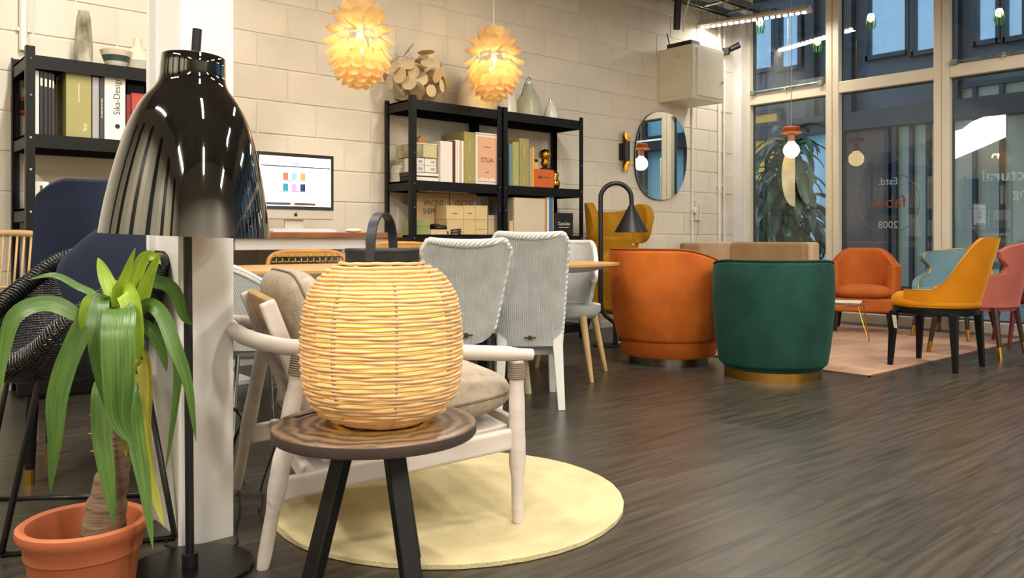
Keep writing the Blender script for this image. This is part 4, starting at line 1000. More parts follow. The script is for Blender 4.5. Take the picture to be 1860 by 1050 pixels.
# cords on the floor and table
CORD = mat('black_flex', '0E0E10', rough=.5)
o = MB().tube(spline([fl(640, 765, TZ2 + .003), fl(588, 748, TZ2 + .004), fl(545, 756, TZ2 + .004), at(512, 768, 1.99), at(500, 812, 2.02), at(486, 850, 2.05), at(474, 890, 2.06), at(478, 905, 2.1), fl(470, 925, .005), fl(440, 870, .005), fl(428, 835, .005)], 8), .0028, 6).build('lamp_cord', CORD)
tag(o, 'thin black lantern cord hanging off the small round table', 'cord')
o = MB().tube(spline([fl(418, 850, .006), at(426, 800, 2.80), at(440, 768, 2.80), at(434, 750, 2.82), at(420, 752, 2.82), fl(404, 850, .006)], 8), .006, 8).build('power_cable', CORD)
tag(o, 'thick black cable looping up beside the white column', 'cord')
o = MB().tube(spline([fl(300, 985, .006), fl(318, 968, .006), fl(335, 975, .006), fl(325, 995, .006), fl(300, 990, .006)], 8), .004, 6).build('cable_loop', CORD)
tag(o, 'small loop of black cable at the column foot', 'cord')
o = MB().tube(spline([fl(392, 1000, .006), fl(420, 996, .006), fl(430, 985, .006), fl(428, 965, .006), fl(436, 920, .006), fl(430, 860, .006)], 8), .004, 6).build('floor_cable', CORD)
tag(o, 'black cable lying along the floor past the column base', 'cord')

# ================================================================== GLOSS BLACK FLOOR LAMP
LY = 2.07; lx, ly = c2r((345 - CX0) / FPX * LY, LY)
t = thing('floor_lamp', 'glossy black bell shaped floor lamp in front of the white column', 'floor lamp', (lx, ly, 0))
sc1 = LY / FPX; zr = CAMH + (HZ - 428) * sc1
MB().lathe([(0, 0), (.152, 0), (.155, .004), (.154, .016), (.03, .02), (0, .02)], 56).build('base', mat('satin_black_disc', '0A0A0B', rough=.25, var=.1, spec=.4), t, smooth=40)
MB().cyl((0, 0, .018), (-.008, 0, zr + .30), .0105, seg=16).build('pole', BLACKM, t, smooth=60)
MB().lathe([(.011, 0), (.02, 0), (.02, .03), (.011, .03)], 16, (0, 0, .02)).build('collar', BLACKM, t)
sp = [(428, 145), (400, 141.5), (370, 137), (335, 130.5), (300, 123), (257, 112), (235, 105), (214, 97), (195, 87.5), (182, 79), (172, 71), (163, 64), (155, 59.5), (147, 57), (137, 56), (120, 55.5), (105, 54.5)]
pr = [(hw * sc1, (428 - y) * sc1) for y, hw in sp]
pr2 = [(r - .003, z) for r, z in pr][::-1]
so = MB().lathe([(0, pr[-1][1] + .003), (pr[-1][0] - .004, pr[-1][1] + .003)] + pr[::-1], 96).build('shade', BLACKG, t, smooth=60)
so.location = (-(6) * sc1, 0, zr)
tilt = Matrix.Rotation(radians(2.3), 3, Vector((FX, FY, 0))); so.rotation_euler = tilt.to_euler()
MB().lathe([(pr[0][0], 0)] + pr2[::-1] + [(0, pr2[0][1])], 96).build('lining', mat('white_shade_lining', 'D8C9A0', rough=.6), so, smooth=60)
MB().cyl((.004, 0, pr[-1][1] - .02), (.006, 0, pr[-1][1] + 52 * sc1), .0115, seg=16).build('stem', mat('anthracite_tube', '2A2C30', rough=.3, metal=.6), so, smooth=60)
MB().lathe([(0, .1), (.04, .11), (.05, .14), (.04, .17), (.02, .2), (0, .2)], 20).build('bulb', mat('warm_bulb_soft', 'FFE0A0', emit=8., ecol='FFD07A'), so, smooth=180)
point_light('shade_lamp', (0, 0, .15), 4.5, (1, .74, .36), .05, so)

# ================================================================== POTTED YUCCA
PY = 1.83; pxx, pyy = c2r((153 - CX0) / FPX * PY, PY)
t = thing('potted_yucca', 'yucca with drooping green leaves in a terracotta plastic pot', 'plant', (pxx, pyy, 0))
TER = mat('terracotta_plastic', 'A85C38', rough=.5, var=.06, vscale=5)
MB().lathe([(0, .004), (.09, .004), (.095, 0), (.099, .02), (.115, .148), (.116, .15), (.1195, .152), (.1215, .175), (.131, .19), (.1365, .203), (.135, .214), (.127, .219), (.117, .214), (.113, .2), (.107, .12), (0, .12)], 64).build('pot', TER, t, smooth=35)
MB().lathe([(0, .13), (.06, .134), (.109, .128)], 40).build('soil', mat('dark_red_soil', '5A2A1E', rough=.95, bump=1., bscale=60), t, smooth=180)
def lc(px, py, dY=0.):                     # plant-local point
    return at(px, py, PY + dY) - Vector((pxx, pyy, 0))
BARK = mat('yucca_bark', '8A745C', rough=.9, c2='5C4838', vscale=9, stretch=(1, 1, 4), bump=1.2, bscale=24)
MB().tube(spline([lc(188, 968), lc(192, 930), lc(200, 885), lc(210, 840), lc(212, 790), lc(206, 740)], 5), [.046] * 4 + [.043] * 4 + [.037] * 5 + [.032] * 5 + [.029] * 5 + [.026] * 3, 14).build('trunk', BARK, t, smooth=180)
MB().tube(spline([lc(238, 800, .0), lc(244, 740, .0), lc(240, 660), lc(230, 590)], 5), [.012] * 16, 10).build('stem', mat('pale_stalk', 'B9A868', rough=.7, c2='8FA048'), t, smooth=180)
MB().tube(spline([lc(204, 760), lc(210, 680), lc(214, 610), lc(212, 560)], 5), [.02] * 16, 10).build('stem', mat('green_stalk', '8FA83A', rough=.5, c2='7C9434'), t, smooth=180)
hx = MB(); random.seed(21)
for k in range(22):
    z0 = random.uniform(0, 1); p = lc(172 + 10 * random.random(), 745 + 85 * z0, -.03); hx.tube([p, p + Vector((-RX * .012 + random.uniform(-.006, .006), -RY * .012, random.uniform(-.004, .01)))], [.0022, .0005], 4)
hx.build('leaf_scars', mat('straw_fibre', 'D8A860', rough=.8), t)
YG = mat('yucca_leaf', '5A7A34', rough=.30, c2='335424', vscale=1., stretch=(16, 1.2, 1), trans=.12, rand=.12, bump=.35, bscale=1.4, spec=.5, coords='UV')
YL = mat('young_yellow_leaf', 'A2BC34', rough=.36, c2='7E9E2E', vscale=1., stretch=(14, 1.2, 1), trans=.25, rand=.08, bump=.3, bscale=1.4, coords='UV')
YD = mat('drying_leaf', 'B9A040', rough=.5, c2='8FA238', vscale=1., stretch=(10, 1.5, 1), trans=.25, coords='UV')
def yleaf(pts, wpx, m, roll=0., tip=True):
    P = spline([at(x, y, PY + d) for x, y, d in pts], 7); n = len(P); wd = []
    for i in range(n):
        f = i / (n - 1); wv = min(1, .4 + 1.9 * f) * (1 if f < .5 else max(.03, 1 - ((f - .5) / .5) ** 2.0)) * .94
        wd.append(.92 * wpx / FPX * PY * wv)
    ups = []
    for i, p in enumerate(P):
        v = Vector((CAMX, CAMY, CAMH)) - p; v.normalize()
        tt = (P[min(n - 1, i + 1)] - P[max(0, i - 1)]).normalized(); ups.append(Matrix.Rotation(roll, 3, tt) @ v)
    b = leaf_mesh([p - Vector((pxx, pyy, 0)) for p in P], wd, .22, ups)
    o = b.build('leaf', m, t, smooth=180)
    uv = o.data.uv_layers.new(name='UVMap')
    for lp in o.data.loops: uv.data[lp.index].uv = ((lp.vertex_index % 5) / 4, lp.vertex_index // 5 / (n - 1) * 3)
for pts, wpx, m, roll in (
    ([(212, 600, 0), (228, 560, -.02), (238, 590, -.06), (238, 700, -.07), (245, 790, -.06)], 0.1, YG, 0),
    ([(205, 620, 0), (218, 560, -.06), (215, 600, -.11), (216, 680, -.12), (218, 760, -.11), (243, 808, -.10)], 62, YG, .1),
    ([(205, 640, 0), (185, 545, -.05), (178, 590, -.09), (185, 660, -.09), (205, 740, -.08), (228, 790, -.07)], 40, YG, .2),
    ([(200, 640, 0), (170, 570, -.03), (130, 640, -.05), (105, 720, -.06), (100, 800, -.06), (91, 896, -.05)], 42, YG, .15),
    ([(200, 620, 0), (150, 580, -.03), (90, 552, -.06), (30, 572, -.09), (8, 640, -.10), (0, 720, -.11)], 34, YG, .3),
    ([(205, 615, 0), (180, 545, -.02), (140, 520, -.02), (98, 500, -.02), (52, 508, -.02)], 15, YG, .4),
    ([(205, 610, 0), (206, 545, 0), (190, 500, .01), (178, 468, .01)], 30, YL, .1),
    ([(210, 610, 0), (212, 550, -.02), (228, 500, -.02), (246, 450, -.03)], 20, YL, .0),
    ([(218, 615, 0), (238, 560, 0), (248, 500, 0), (262, 468, 0), (280, 466, 0), (292, 480, .0)], 26, YL, .1),
    ([(225, 620, 0), (255, 560, -.01), (272, 500, -.02), (292, 458, -.03)], 24, YL, .0),
    ([(215, 610, 0), (218, 540, -.03), (228, 530, -.05), (240, 560, -.06), (250, 620, -.06), (252, 660, -.05)], 40, YL, .2),
    ([(195, 600, 0), (168, 545, -.03), (154, 575, -.04), (151, 605, -.04)], 26, YL, .1),
    ([(225, 620, 0), (258, 520, .01), (290, 512, .03), (318, 530, .06), (335, 575, .08), (350, 590, .10)], 30, YG, .3),
    ([(225, 640, 0), (258, 560, -.02), (290, 565, -.04), (318, 630, -.06), (342, 700, -.06), (356, 802, -.05)], 30, YG, .2),
    ([(228, 640, 0), (250, 600, .02), (290, 605, .04), (322, 650, .06), (318, 740, .06), (300, 858, .06)], 22, YG, .2),
    ([(225, 650, 0), (245, 590, -.02), (275, 600, -.02), (295, 640, -.02), (303, 676, -.02)], 26, YG, .3),
    ([(200, 690, 0), (185, 700, -.05), (184, 780, -.07), (196, 870, -.08), (207, 950, -.08)], 36, YG, .1),
    ([(236, 680, 0), (240, 720, -.04), (248, 800, -.06), (262, 880, -.07), (278, 998, -.09)], 32, YG, .1),
    ([(240, 660, 0), (250, 720, -.03), (262, 820, -.05), (282, 900, -.06), (298, 958, -.07)], 22, YD, .1),
    ([(236, 700, 0), (256, 660, -.02), (262, 720, -.03), (254, 800, -.04), (250, 850, -.04)], 20, YD, .2),
    ([(226, 760, 0), (228, 740, -.03), (226, 790, -.03), (230, 830, -.03)], 18, YD, .2),
    ([(232, 640, 0), (262, 640, .0), (272, 700, .0), (270, 780, .0), (280, 880, 0)], 14, YD, .3)):
    if wpx > 1: yleaf(pts, wpx, m, roll)
random.seed(11)

# ================================================================== PALE WOODEN ARMCHAIR (front = local +x, far side = local +y)
AW = mat('whitewashed_ash', 'D3CAC2', rough=.5, c2='C3B8AF', vscale=4, stretch=(1, 1, 8), var=.0)
R1 = Vector((-.643, 2.093)); F1 = Vector((.016, 2.39)); acx, acy = -.462, 2.533
ca = c2r(acx, acy); arz = face(.659, .297)
t = thing('lounge_armchair', 'whitewashed wooden armchair with grey cushions on the round rug', 'armchair', (ca[0], ca[1], 0), arz)
ROOT = Matrix.Translation((ca[0], ca[1], 0)) @ Matrix.Rotation(arz, 4, 'Z'); RI = ROOT.inverted()
def al(px, py, yl):                         # ray hit with the chair's local plane y = yl
    o = RI @ Vector((CAMX, CAMY, CAMH)); q = RI @ at(px, py, 1.); d = q - o
    return o + d * ((yl - o.y) / d.y)
HWD = .3275; ry_ = .021
def leg(name, pts, rs): return MB().tube(spline(pts, 5), rs if not isinstance(rs, tuple) else [rs[0] + (rs[1] - rs[0]) * i / ((len(pts) - 1) * 5) for i in range((len(pts) - 1) * 5 + 1)], 16).build(name, AW, t, smooth=60)
for s in (-1, 1):
    yl = s * HWD
    tf = al(938, 655, -HWD); bf = al(939, 957, -HWD); tr = al(548, 640, -HWD); br = al(476, 1032, -HWD)
    for o_, (a, b, nm) in enumerate(((tf, bf, 'leg'), (tr, br, 'leg'))):
        top = Vector((a.x, yl, a.z)); bot = Vector((b.x, yl * 1.02, .0195 if (nm == 'leg' and o_ == 0) or s > 0 else .0))
        bot.z = .019 if o_ == 0 or s > 0 else .001
        mid = top.lerp(bot, .55)
        leg('leg', [top, top.lerp(bot, .3), mid, bot], [.021] * 4 + [.0235] * 5 + [.0245] * 3 + [.018] * 3 + [.015])
        wr_ = MB(); n_ = 9
        for k in range(n_):
            q = top.lerp(bot, .015 + .10 * k / n_); dirv = (bot - top).normalized()
            ax = dirv.to_track_quat('Z', 'Y').to_matrix()
            wr_.tube([q + ax @ Vector((.0235 * cos(2 * pi * i / 16), .0235 * sin(2 * pi * i / 16), 0)) for i in range(16)], .0032, 5, closed=True)
        wr_.build('cord_wrap', mat('taupe_cord', '86766A', rough=.8), t, smooth=180)
    # sloping side rail
    a = al(508, 890, -HWD); b = al(937, 795, -HWD)
    MB().bar((a.x, yl, a.z), (b.x, yl, b.z + .0), .026, .062).build('side_rail', AW, t, smooth=0, bevel=.01, seg=3)
zf = al(937, 795, -HWD)
MB().bar((zf.x + .02, -HWD + .02, zf.z + .02), (zf.x + .02, HWD + .02, zf.z + .02), .03, .055).build('front_rail', AW, t, smooth=0, bevel=.008)
zb2 = al(520, 888, -HWD); MB().bar((zb2.x + .06, -HWD, zb2.z + .02), (zb2.x + .06, HWD, zb2.z + .02), .03, .05).build('rear_rail', AW, t, smooth=0, bevel=.008)
# hooped armrest, one bent piece running round the back
af = al(966, 644, -HWD); am = al(845, 640, -HWD); ar = al(548, 632, -HWD)
zb3 = ar.z + .03; xb = ar.x - .125
pts = [(af.x, -HWD, af.z), (am.x, -HWD, am.z), ((am.x + ar.x) / 2, -HWD - .005, (am.z + ar.z) / 2), (ar.x, -HWD, ar.z), (ar.x - .07, -HWD + .02, ar.z + .010), (xb - .0, -HWD + .09, zb3 - .008), (xb - .02, -.14, zb3)]
MB().tube(spline(pts, 7), [.017] * 3 + [.022] * 40, 14, flat=1.).build('armrest', AW, t, smooth=60)
pts2 = [(p[0], -p[1], p[2]) for p in pts]
MB().tube(spline(pts2, 7), [.017] * 3 + [.022] * 40, 14).build('armrest', AW, t, smooth=60)
MB().tube([pts[-1], pts2[-1]], .02, 12).build('arm_link', AW, t, smooth=60)
# reclined back: two uprights, top board and slats
bt = al(484, 548, -.235); bb = al(600, 838, -.235)
for s in (-1, 1):
    MB().bar((bt.x, s * .235, bt.z), (bb.x, s * .235, bb.z), .03, .045, up=(1, 0, 0)).build('back_upright', AW, t, smooth=0, bevel=.008)
dv = (bb - bt).normalized()
for f, hgt, nm in ((.10, .105, 'back_board'), (.32, .035, 'back_slat'), (.46, .035, 'back_slat'), (.60, .035, 'back_slat')):
    q = bt.lerp(bb, f); n_ = Vector((dv.z, 0, -dv.x))
    o = MB().box((0, 0, 0), (.022, .47, hgt)).build(nm, mat('honey_ash', 'C29A62', rough=.5, stretch=(1, 1, 8), var=.1) if nm == 'back_board' else AW, t, smooth=0, bevel=.004)
    o.location = (q.x + .012, 0, q.z); o.rotation_euler = (0, atan2(-dv.x, -dv.z), 0)
FAB = mat('oatmeal_boucle', 'B7A997', rough=.95, var=.10, vscale=40, bump=.9, bscale=260, sheen=.35, spec=.15)
q = bt.lerp(bb, .36); n_ = Vector((-dv.z, 0, dv.x))
Rb = Matrix.Rotation(atan2(-dv.x, -dv.z), 3, 'Y')
def cushion(name, size, loc, ry, m, piping=True):
    b = MB().pillow((0, 0, 0), (size[0], size[1], size[2]), .32, nu=44, nv=22); o = b.build(name, m, t, smooth=180, loc=loc, rot=(0, ry, 0))
    if piping:
        def sp(v, e): return math.copysign(abs(v) ** e, v)
        MB().tube([(size[0] / 2 * 1.0 * sp(cos(2 * pi * i / 60), .32), size[1] / 2 * 1.0 * sp(sin(2 * pi * i / 60), .32), 0) for i in range(60)], .004, 6, closed=True).build('piping', mat('dark_piping', '7A6C5E', rough=.9), o, smooth=180)
    return o
ang = atan2(-dv.x, -dv.z)
cushion('back_cushion', (.47, .56, .17), (q.x + .095, 0.0, q.z + .015), ang + pi / 2, FAB)
sc_top = al(945, 690, -.27)
seatz = .335
o = cushion('seat_cushion', (.64, .62, .17), (.085, .0, seatz + .02), radians(-7), FAB)
MB().box((0, 0, 0), (.60, .58, .022)).build('seat_board', AW, t, smooth=0, bevel=.004, loc=(.065, 0, seatz - .085), rot=(0, radians(-7), 0))

# ================================================================== SHARED CHAIR PIECES (front = local +x)
def velvet(name, c, c2): return mat(name, c, rough=.75, c2=c2, vscale=4.5, sheen=.5, bump=.12, bscale=120, spec=.25)
def barrel(b, ax, ay, phimax, z0, ztop, th, flare=lambda v: 1., nu=44, nv=14, xo=0., lean=0.):
    def pt(u, v, k):
        pm_ = phimax(v) if callable(phimax) else phimax
        s = -1 + 2 * u; ph = pi + s * pm_; zt = ztop(s); zz0 = z0(s) if callable(z0) else z0
        z = zz0 + (zt - zz0) * v; f = flare(v)
        c_, s_ = cos(ph), sin(ph); n = sqrt((c_ * ay) ** 2 + (s_ * ax) ** 2)
        nx, ny = c_ * ay / n, s_ * ax / n
        x, y = ax * f * c_ - nx * th * k, ay * f * s_ - ny * th * k
        return (xo + x - lean * max(0, z - .4), y, z)
    return b.shell(lambda u, v: pt(u, v, 0), lambda u, v: pt(u, v, 1), nu, nv)
def barrel_edge(ax, ay, phimax, z0, ztop, th, flare=lambda v: 1., n=60, xo=0., lean=0., k=.5, full=False):
    out = []
    def pt(s, v):
        pm_ = phimax(v) if callable(phimax) else phimax
        ph = pi + s * pm_; zz0 = z0(s) if callable(z0) else z0; z = zz0 + (ztop(s) - zz0) * v; f = flare(v)
        c_, s_ = cos(ph), sin(ph); nn = sqrt((c_ * ay) ** 2 + (s_ * ax) ** 2)
        return Vector((xo + ax * f * c_ - c_ * ay / nn * th * k - lean * max(0, z - .4), ay * f * s_ - s_ * ax / nn * th * k, z))
    if full: out += [pt(-1, i / 20) for i in range(20)]
    out += [pt(-1 + 2 * i / n, 1) for i in range(n + 1)]
    if full: out += [pt(1, 1 - i / 20) for i in range(1, 21)]
    return out
def taper_leg(t, p0, p1, r0, r1, m, tipm=None, tip=.07, sq=False, name='leg', seg=14):
    p0, p1 = Vector(p0), Vector(p1)
    if sq: o = MB().bar(p0, p1, r0 * 2, r0 * 2, up=(1, 0, 0), a1=r1 * 2, b1=r1 * 2).build(name, m, t, smooth=0, bevel=.004)
    else: o = MB().cyl(p0, p1, r0, r1, seg).build(name, m, t, smooth=60)
    if tipm:
        q = p1.lerp(p0, tip / (p1 - p0).length); ra = r1 + (r0 - r1) * tip / (p1 - p0).length
        MB().cyl(q, p1 - Vector((0, 0, .0)), ra + .0015, r1 + .0015, seg).build('ferrule', tipm, o, smooth=60)
    return o

# ------------------------------------------------------------------ orange and green tub chairs
def tub(px, py, rz, label, m, pipe, R, H, drop, z_sh, rb, ringm, rr_, skirt, group=None):
    p = fl(px, py); t = thing('tub_chair', label, 'tub chair', (p.x, p.y, 0), rz)
    MB().lathe([(0, .0), (rr_, .0), (rr_, .055), (0, .055)], 56).build('swivel_base', ringm, t, smooth=40)
    fl_ = lambda v: (rb / R) + (1 - rb / R) * (sin(min(1, v * 1.25) * pi / 2) ** .8) - .02 * max(0, v - .85) / .15
    zt = lambda s: H - drop * smooth01((abs(s) - .35) / .65)
    a = MB(); barrel(a, R, R, radians(138), z_sh, zt, .085, fl_, 56, 16); a.build('shell', m, t, smooth=60, bevel=.022, seg=3)
    MB().tube(barrel_edge(R, R, radians(138), z_sh, zt, .085, fl_, k=.06), .0065, 6).build('piping', pipe, t, smooth=180)
    MB().lathe([(0, .055), (skirt - .012, .055), (skirt, .07), (skirt + .01, z_sh + .02), (skirt + .005, .33), (0, .33)], 56).build('seat_base', m, t, smooth=50)
    MB().pillow((.03, 0, .385), (R * 1.62, R * 1.62, .13), .8).build('seat_cushion', m, t, smooth=180)
    return t
ORV = velvet('orange_velvet', 'C86A22', 'A34E14'); ORP = mat('orange_piping', '9C4A14', rough=.7)
GRV = velvet('green_velvet', '1C4C40', '12362E'); GRP = mat('green_piping', '0E2C24', rough=.7)
tub(1214, 656, face(.80, .60), 'burnt orange velvet tub chair on a steel swivel base', ORV, ORP, .408, .775, .13, .16, .345, mat('steel_base', '8E8A80', rough=.25, metal=1.), .27, .322)
tub(1403, 682, face(.22, .97), 'dark green velvet tub chair on a brass swivel base', GRV, GRP, .362, .715, .055, .075, .318, BRASS, .288, .30)

# ------------------------------------------------------------------ beige sofa near the window corner
SOF = velvet('beige_velvet', 'CDB698', 'BCA384'); SOB = velvet('brown_velvet', 'A88A64', '8E7250')
t = thing('sofa', 'low beige velvet sofa with a brown back cushion by the window corner', 'sofa', (-1.02, -.80, .0098), pi)
MB().box((.36, 0, .23), (.72, 1.34, .24)).build('seat_base', SOF, t, smooth=0, bevel=.03, seg=3)
MB().box((.0, 0, .46), (.14, 1.34, .68)).build('backrest', SOF, t, smooth=0, bevel=.025, seg=3)
MB().box((.17, -.61, .44), (.24, .10, .70)).build('side_panel', SOB, t, smooth=0, bevel=.03, seg=3)
MB().box((.085, .23, .60), (.10, .80, .40)).build('back_cushion', SOB, t, smooth=0, bevel=.035, seg=4)
MB().box((.42, 0, .40), (.60, 1.28, .12)).build('seat_cushion', SOF, t, smooth=0, bevel=.04, seg=4)
for x in (.06, .64):
    for y in (-.58, .58): taper_leg(t, (x, y, .12), (x, y, 0), .02, .015, BLACKM)

# ------------------------------------------------------------------ orange armchair by the window
AC = velvet('coral_orange_velvet', 'BF6428', 'A6521C'); p = c2r(3.17, 7.35)
t = thing('armchair', 'rounded coral orange armchair on dark legs in front of the windows', 'armchair', (*p, .0098), face(-.42, -.9))
zt = lambda s: .60 + .145 * smooth01((.62 - abs(s)) / .42)
a = MB(); barrel(a, .29, .315, radians(128), .20, zt, .075, lambda v: .95 + .05 * v, 50, 14, lean=.05); a.build('shell', AC, t, smooth=60, bevel=.02, seg=3)
MB().box((.04, 0, .25), (.46, .46, .12)).build('seat_base', AC, t, smooth=0, bevel=.02, seg=3)
MB().pillow((.06, 0, .36), (.48, .46, .13), .5).build('seat_cushion', AC, t, smooth=180)
MB().tube(barrel_edge(.29, .315, radians(128), .20, zt, .075, lambda v: .95 + .05 * v, k=.5, lean=.05), .004, 5).build('piping', ORP, t, smooth=180)
DKW = mat('dark_stained_wood', '1A1412', rough=.4, var=.15)
for x in (-.2, .2):
    for y in (-.21, .21): taper_leg(t, (x, y, .2), (x * 1.12, y * 1.08, .012), .026, .018, DKW)

# ------------------------------------------------------------------ glass coffee table with brass hairpin legs
p = c2r(2.47, 6.5)
t = thing('coffee_table', 'low round glass coffee table on thin brass legs', 'coffee table', (*p, .0098))
MB().lathe([(0, 0), (.345, 0), (.35, .004), (.35, .008), (.345, .012), (0, .012)], 56, (0, 0, .325)).build('tabletop', glass_mat('table_glass', (.9, .93, .9), 1.5, .08), t, smooth=50)
MB().tube([(.30 * cos(2 * pi * k / 40), .30 * sin(2 * pi * k / 40), .318) for k in range(40)], .006, 6, closed=True).build('ring', BRASS, t, smooth=180)
for k in range(3):
    a = 2 * pi * k / 3 + face(1, -.15); d0 = Vector((cos(a), sin(a), 0)); s0 = Vector((-sin(a), cos(a), 0))
    MB().tube([d0 * .29 + s0 * .10 + Vector((0, 0, .318)), d0 * .36 + Vector((0, 0, .018)), d0 * .29 - s0 * .10 + Vector((0, 0, .318))], .0055, 6).build('leg', BRASS, t, smooth=60)
p2 = c2r(2.62, 6.36); o = thing('paperback', 'pale booklet lying on the glass coffee table', 'book', (*p2, .3480), .4); MB().box((0, 0, .006), (.15, .20, .012)).build('cover', mat('pale_booklet', 'D9D0B8', rough=.5), o, smooth=0); MB().box((0, 0, .006), (.146, .196, .009)).build('pages', WHT, o, smooth=0)

# ------------------------------------------------------------------ mustard dining chair
MU = velvet('mustard_velvet', 'D98A0E', 'C2770A'); p = c2r(2.80, 5.39)
t = thing('dining_chair', 'mustard upholstered chair with a black seat ring and black legs', 'chair', p, pi / 2)
zt = lambda s: .515 + .335 * smooth01((.68 - abs(s)) / .46)
barS = (.275, .262)
a = MB(); barrel(a, .275, .262, radians(118), .40, zt, .05, lambda v: 1 - .07 * (1 - v) + .02 * v, 56, 14, lean=.22); a.build('backrest', MU, t, smooth=60, bevel=.012, seg=3)
MB().tube(barrel_edge(.275, .262, radians(118), .40, zt, .05, lambda v: 1 - .07 * (1 - v) + .02 * v, k=.05, lean=.22), .0035, 5).build('piping', mat('mustard_piping', 'A86A08', rough=.7), t, smooth=180)
MB().lathe([(0, .40), (.24, .40), (.252, .42), (.25, .455), (.22, .485), (.15, .50), (0, .505)], 48, sx=1.06).build('seat', MU, t, smooth=60)
MB().lathe([(.0, .352), (.235, .352), (.243, .358), (.245, .392), (.238, .398), (0, .398)], 48, sx=1.06).build('seat_ring', LEGB, t, smooth=40)
for x, y in ((.18, .20), (.18, -.20), (-.19, .20), (-.19, -.20)): taper_leg(t, (x, y, .37), (x * 1.1, y * 1.1, .001 if x < 0 else .001), .024, .0145, LEGB, sq=True)
tg = MB().box((0, 0, 0), (.002, .05, .085)).build('price_tag', mat('tag_card', 'E8E2D0', rough=.6), t, smooth=0, loc=(.16, .238, .30)); tg.rotation_euler = (0, .1, .9)

# ------------------------------------------------------------------ winged chairs
def wing_chair(p, rz, label, m, legm, tipm, H, seat=.42, bz=.36, trim=None, AX=.30, AY=.30, neck=.60, name='wing_chair', tip=.09, wing=((.42, 96), (.55, 66), (.68, 62), (.82, 78), (.93, 80), (1, 66))):
    t = thing(name, label, 'chair', p, rz)
    # lower arms reach forward, a waist above them, then the wings come forward again
    def pm_(v): return radians(lerp([(0, 108), (.30, 106)] + list(wing), v))
    zt = lambda s: H - .03 * s * s
    a = MB(); barrel(a, AX, AY, pm_, bz, zt, .055, lambda v: .93 + .10 * v, 48, 28, lean=.14); a.build('backrest', m, t, smooth=60, bevel=.012, seg=2)
    if trim:
        e = barrel_edge(AX, AY, pm_, bz, zt, .055, lambda v: .93 + .10 * v, lean=.14, k=.95, full=True)
        MB().tube(e, .006, 6).build('nail_trim', trim, t, smooth=180)
    MB().pillow((.03, 0, seat), (AX * 1.75, AY * 1.72, .13), .6).build('seat_cushion', m, t, smooth=180)
    MB().lathe([(0, bz - .03), (.25, bz - .03), (.265, bz), (.26, seat - .02), (0, seat - .02)], 44).build('seat_base', m, t, smooth=40)
    for x, y in ((.19, .19), (.19, -.19), (-.2, .2), (-.2, -.2)): taper_leg(t, (x, y, bz), (x * 1.25, y * 1.22, .001), .022, .013, legm, tipm, tip)
    return t
SAL = velvet('salmon_cloth', 'B8665A', 'A85A4E'); WAL = mat('dark_walnut_leg', '3A2620', rough=.4, var=.15)
wing_chair(c2r(3.40, 5.98), pi / 2, 'salmon pink winged chair with brass tipped legs beside the rug corner', SAL, WAL, BRASS, .815, wing=((.44, 92), (.56, 38), (.68, 35), (.82, 48), (.93, 50), (1, 40)), trim=mat('salmon_nails', '8C5A30', rough=.4, metal=.6))
BLUV = velvet('grey_blue_velvet', '6F8E98', '5E7E8A')
wing_chair((*c2r(3.76, 6.95), .0098), face(-.80, -.60), 'grey blue winged chair trimmed with gold nails in front of the windows', BLUV, WAL, BRASS, .745, trim=mat('gold_nail_trim', 'D8B45A', rough=.3, metal=.9), AX=.31, AY=.34, bz=.30, seat=.36)
REDV = velvet('dark_red_velvet', '5E1C22', '48141A')
wing_chair(c2r(4.12, 6.42), face(-.65, .2), 'dark red chair on red legs behind the salmon chair', REDV, mat('red_lacquer_leg', '6A2028', rough=.4), None, .66, bz=.37, AX=.22, AY=.23, name='dark_red_chair')

# ------------------------------------------------------------------ yellow wing lounge chair
YEV = velvet('ochre_velvet', 'B07F10', '94660A')
t = thing('wing_lounge_chair', 'tall ochre wing lounge chair with a channelled back by the arched lamp', 'lounge chair', (-2.62, -.56, 0), face(.50, -.87))
def hp2(u, v, k):
    s = -1 + 2 * u; ph = pi + s * radians(96); h_ = (.25 + .10 * smooth01((abs(s) - .3) / .4)) * (sqrt(max(0.02, 1 - ((abs(s) - .72) / .29) ** 2)) if abs(s) > .72 else 1); z = .955 + .03 * abs(s) + h_ * (v - .5)
    r = 1 - .22 * k; return (-.02 + .25 * r * cos(ph) * (1 + .10 * v), .32 * r * sin(ph) * (1 + .08 * v), z)
MB().shell(lambda u, v: hp2(u, v, 0), lambda u, v: hp2(u, v, 1), 40, 10).build('headrest', YEV, t, smooth=60, bevel=.03, seg=4)
for k in range(7):
    y = -.24 + .08 * k; MB().tube([(-.17 - .02, y * 1.0, .80), (-.13, y * .92, .62), (-.08, y * .82, .44)], .043, 12, flat=.8).build('back_channel', YEV, t, smooth=180)
MB().box((-.2, 0, .60), (.08, .56, .55), ry=.22).build('back_board', YEV, t, smooth=0, bevel=.03, seg=3)
MB().pillow((.10, 0, .40), (.58, .60, .17), .45).build('seat_cushion', YEV, t, smooth=180)
MB().box((.08, 0, .27), (.56, .58, .12)).build('seat_base', YEV, t, smooth=0, bevel=.03, seg=3)
for s in (-1, 1): MB().box((.06, s * .30, .42), (.50, .07, .36)).build('arm', YEV, t, smooth=0, bevel=.03, seg=3)
for x in (-.15, .28):
    for y in (-.24, .24): taper_leg(t, (x, y, .22), (x * 1.15, y * 1.15, .0), .02, .014, LEGB)

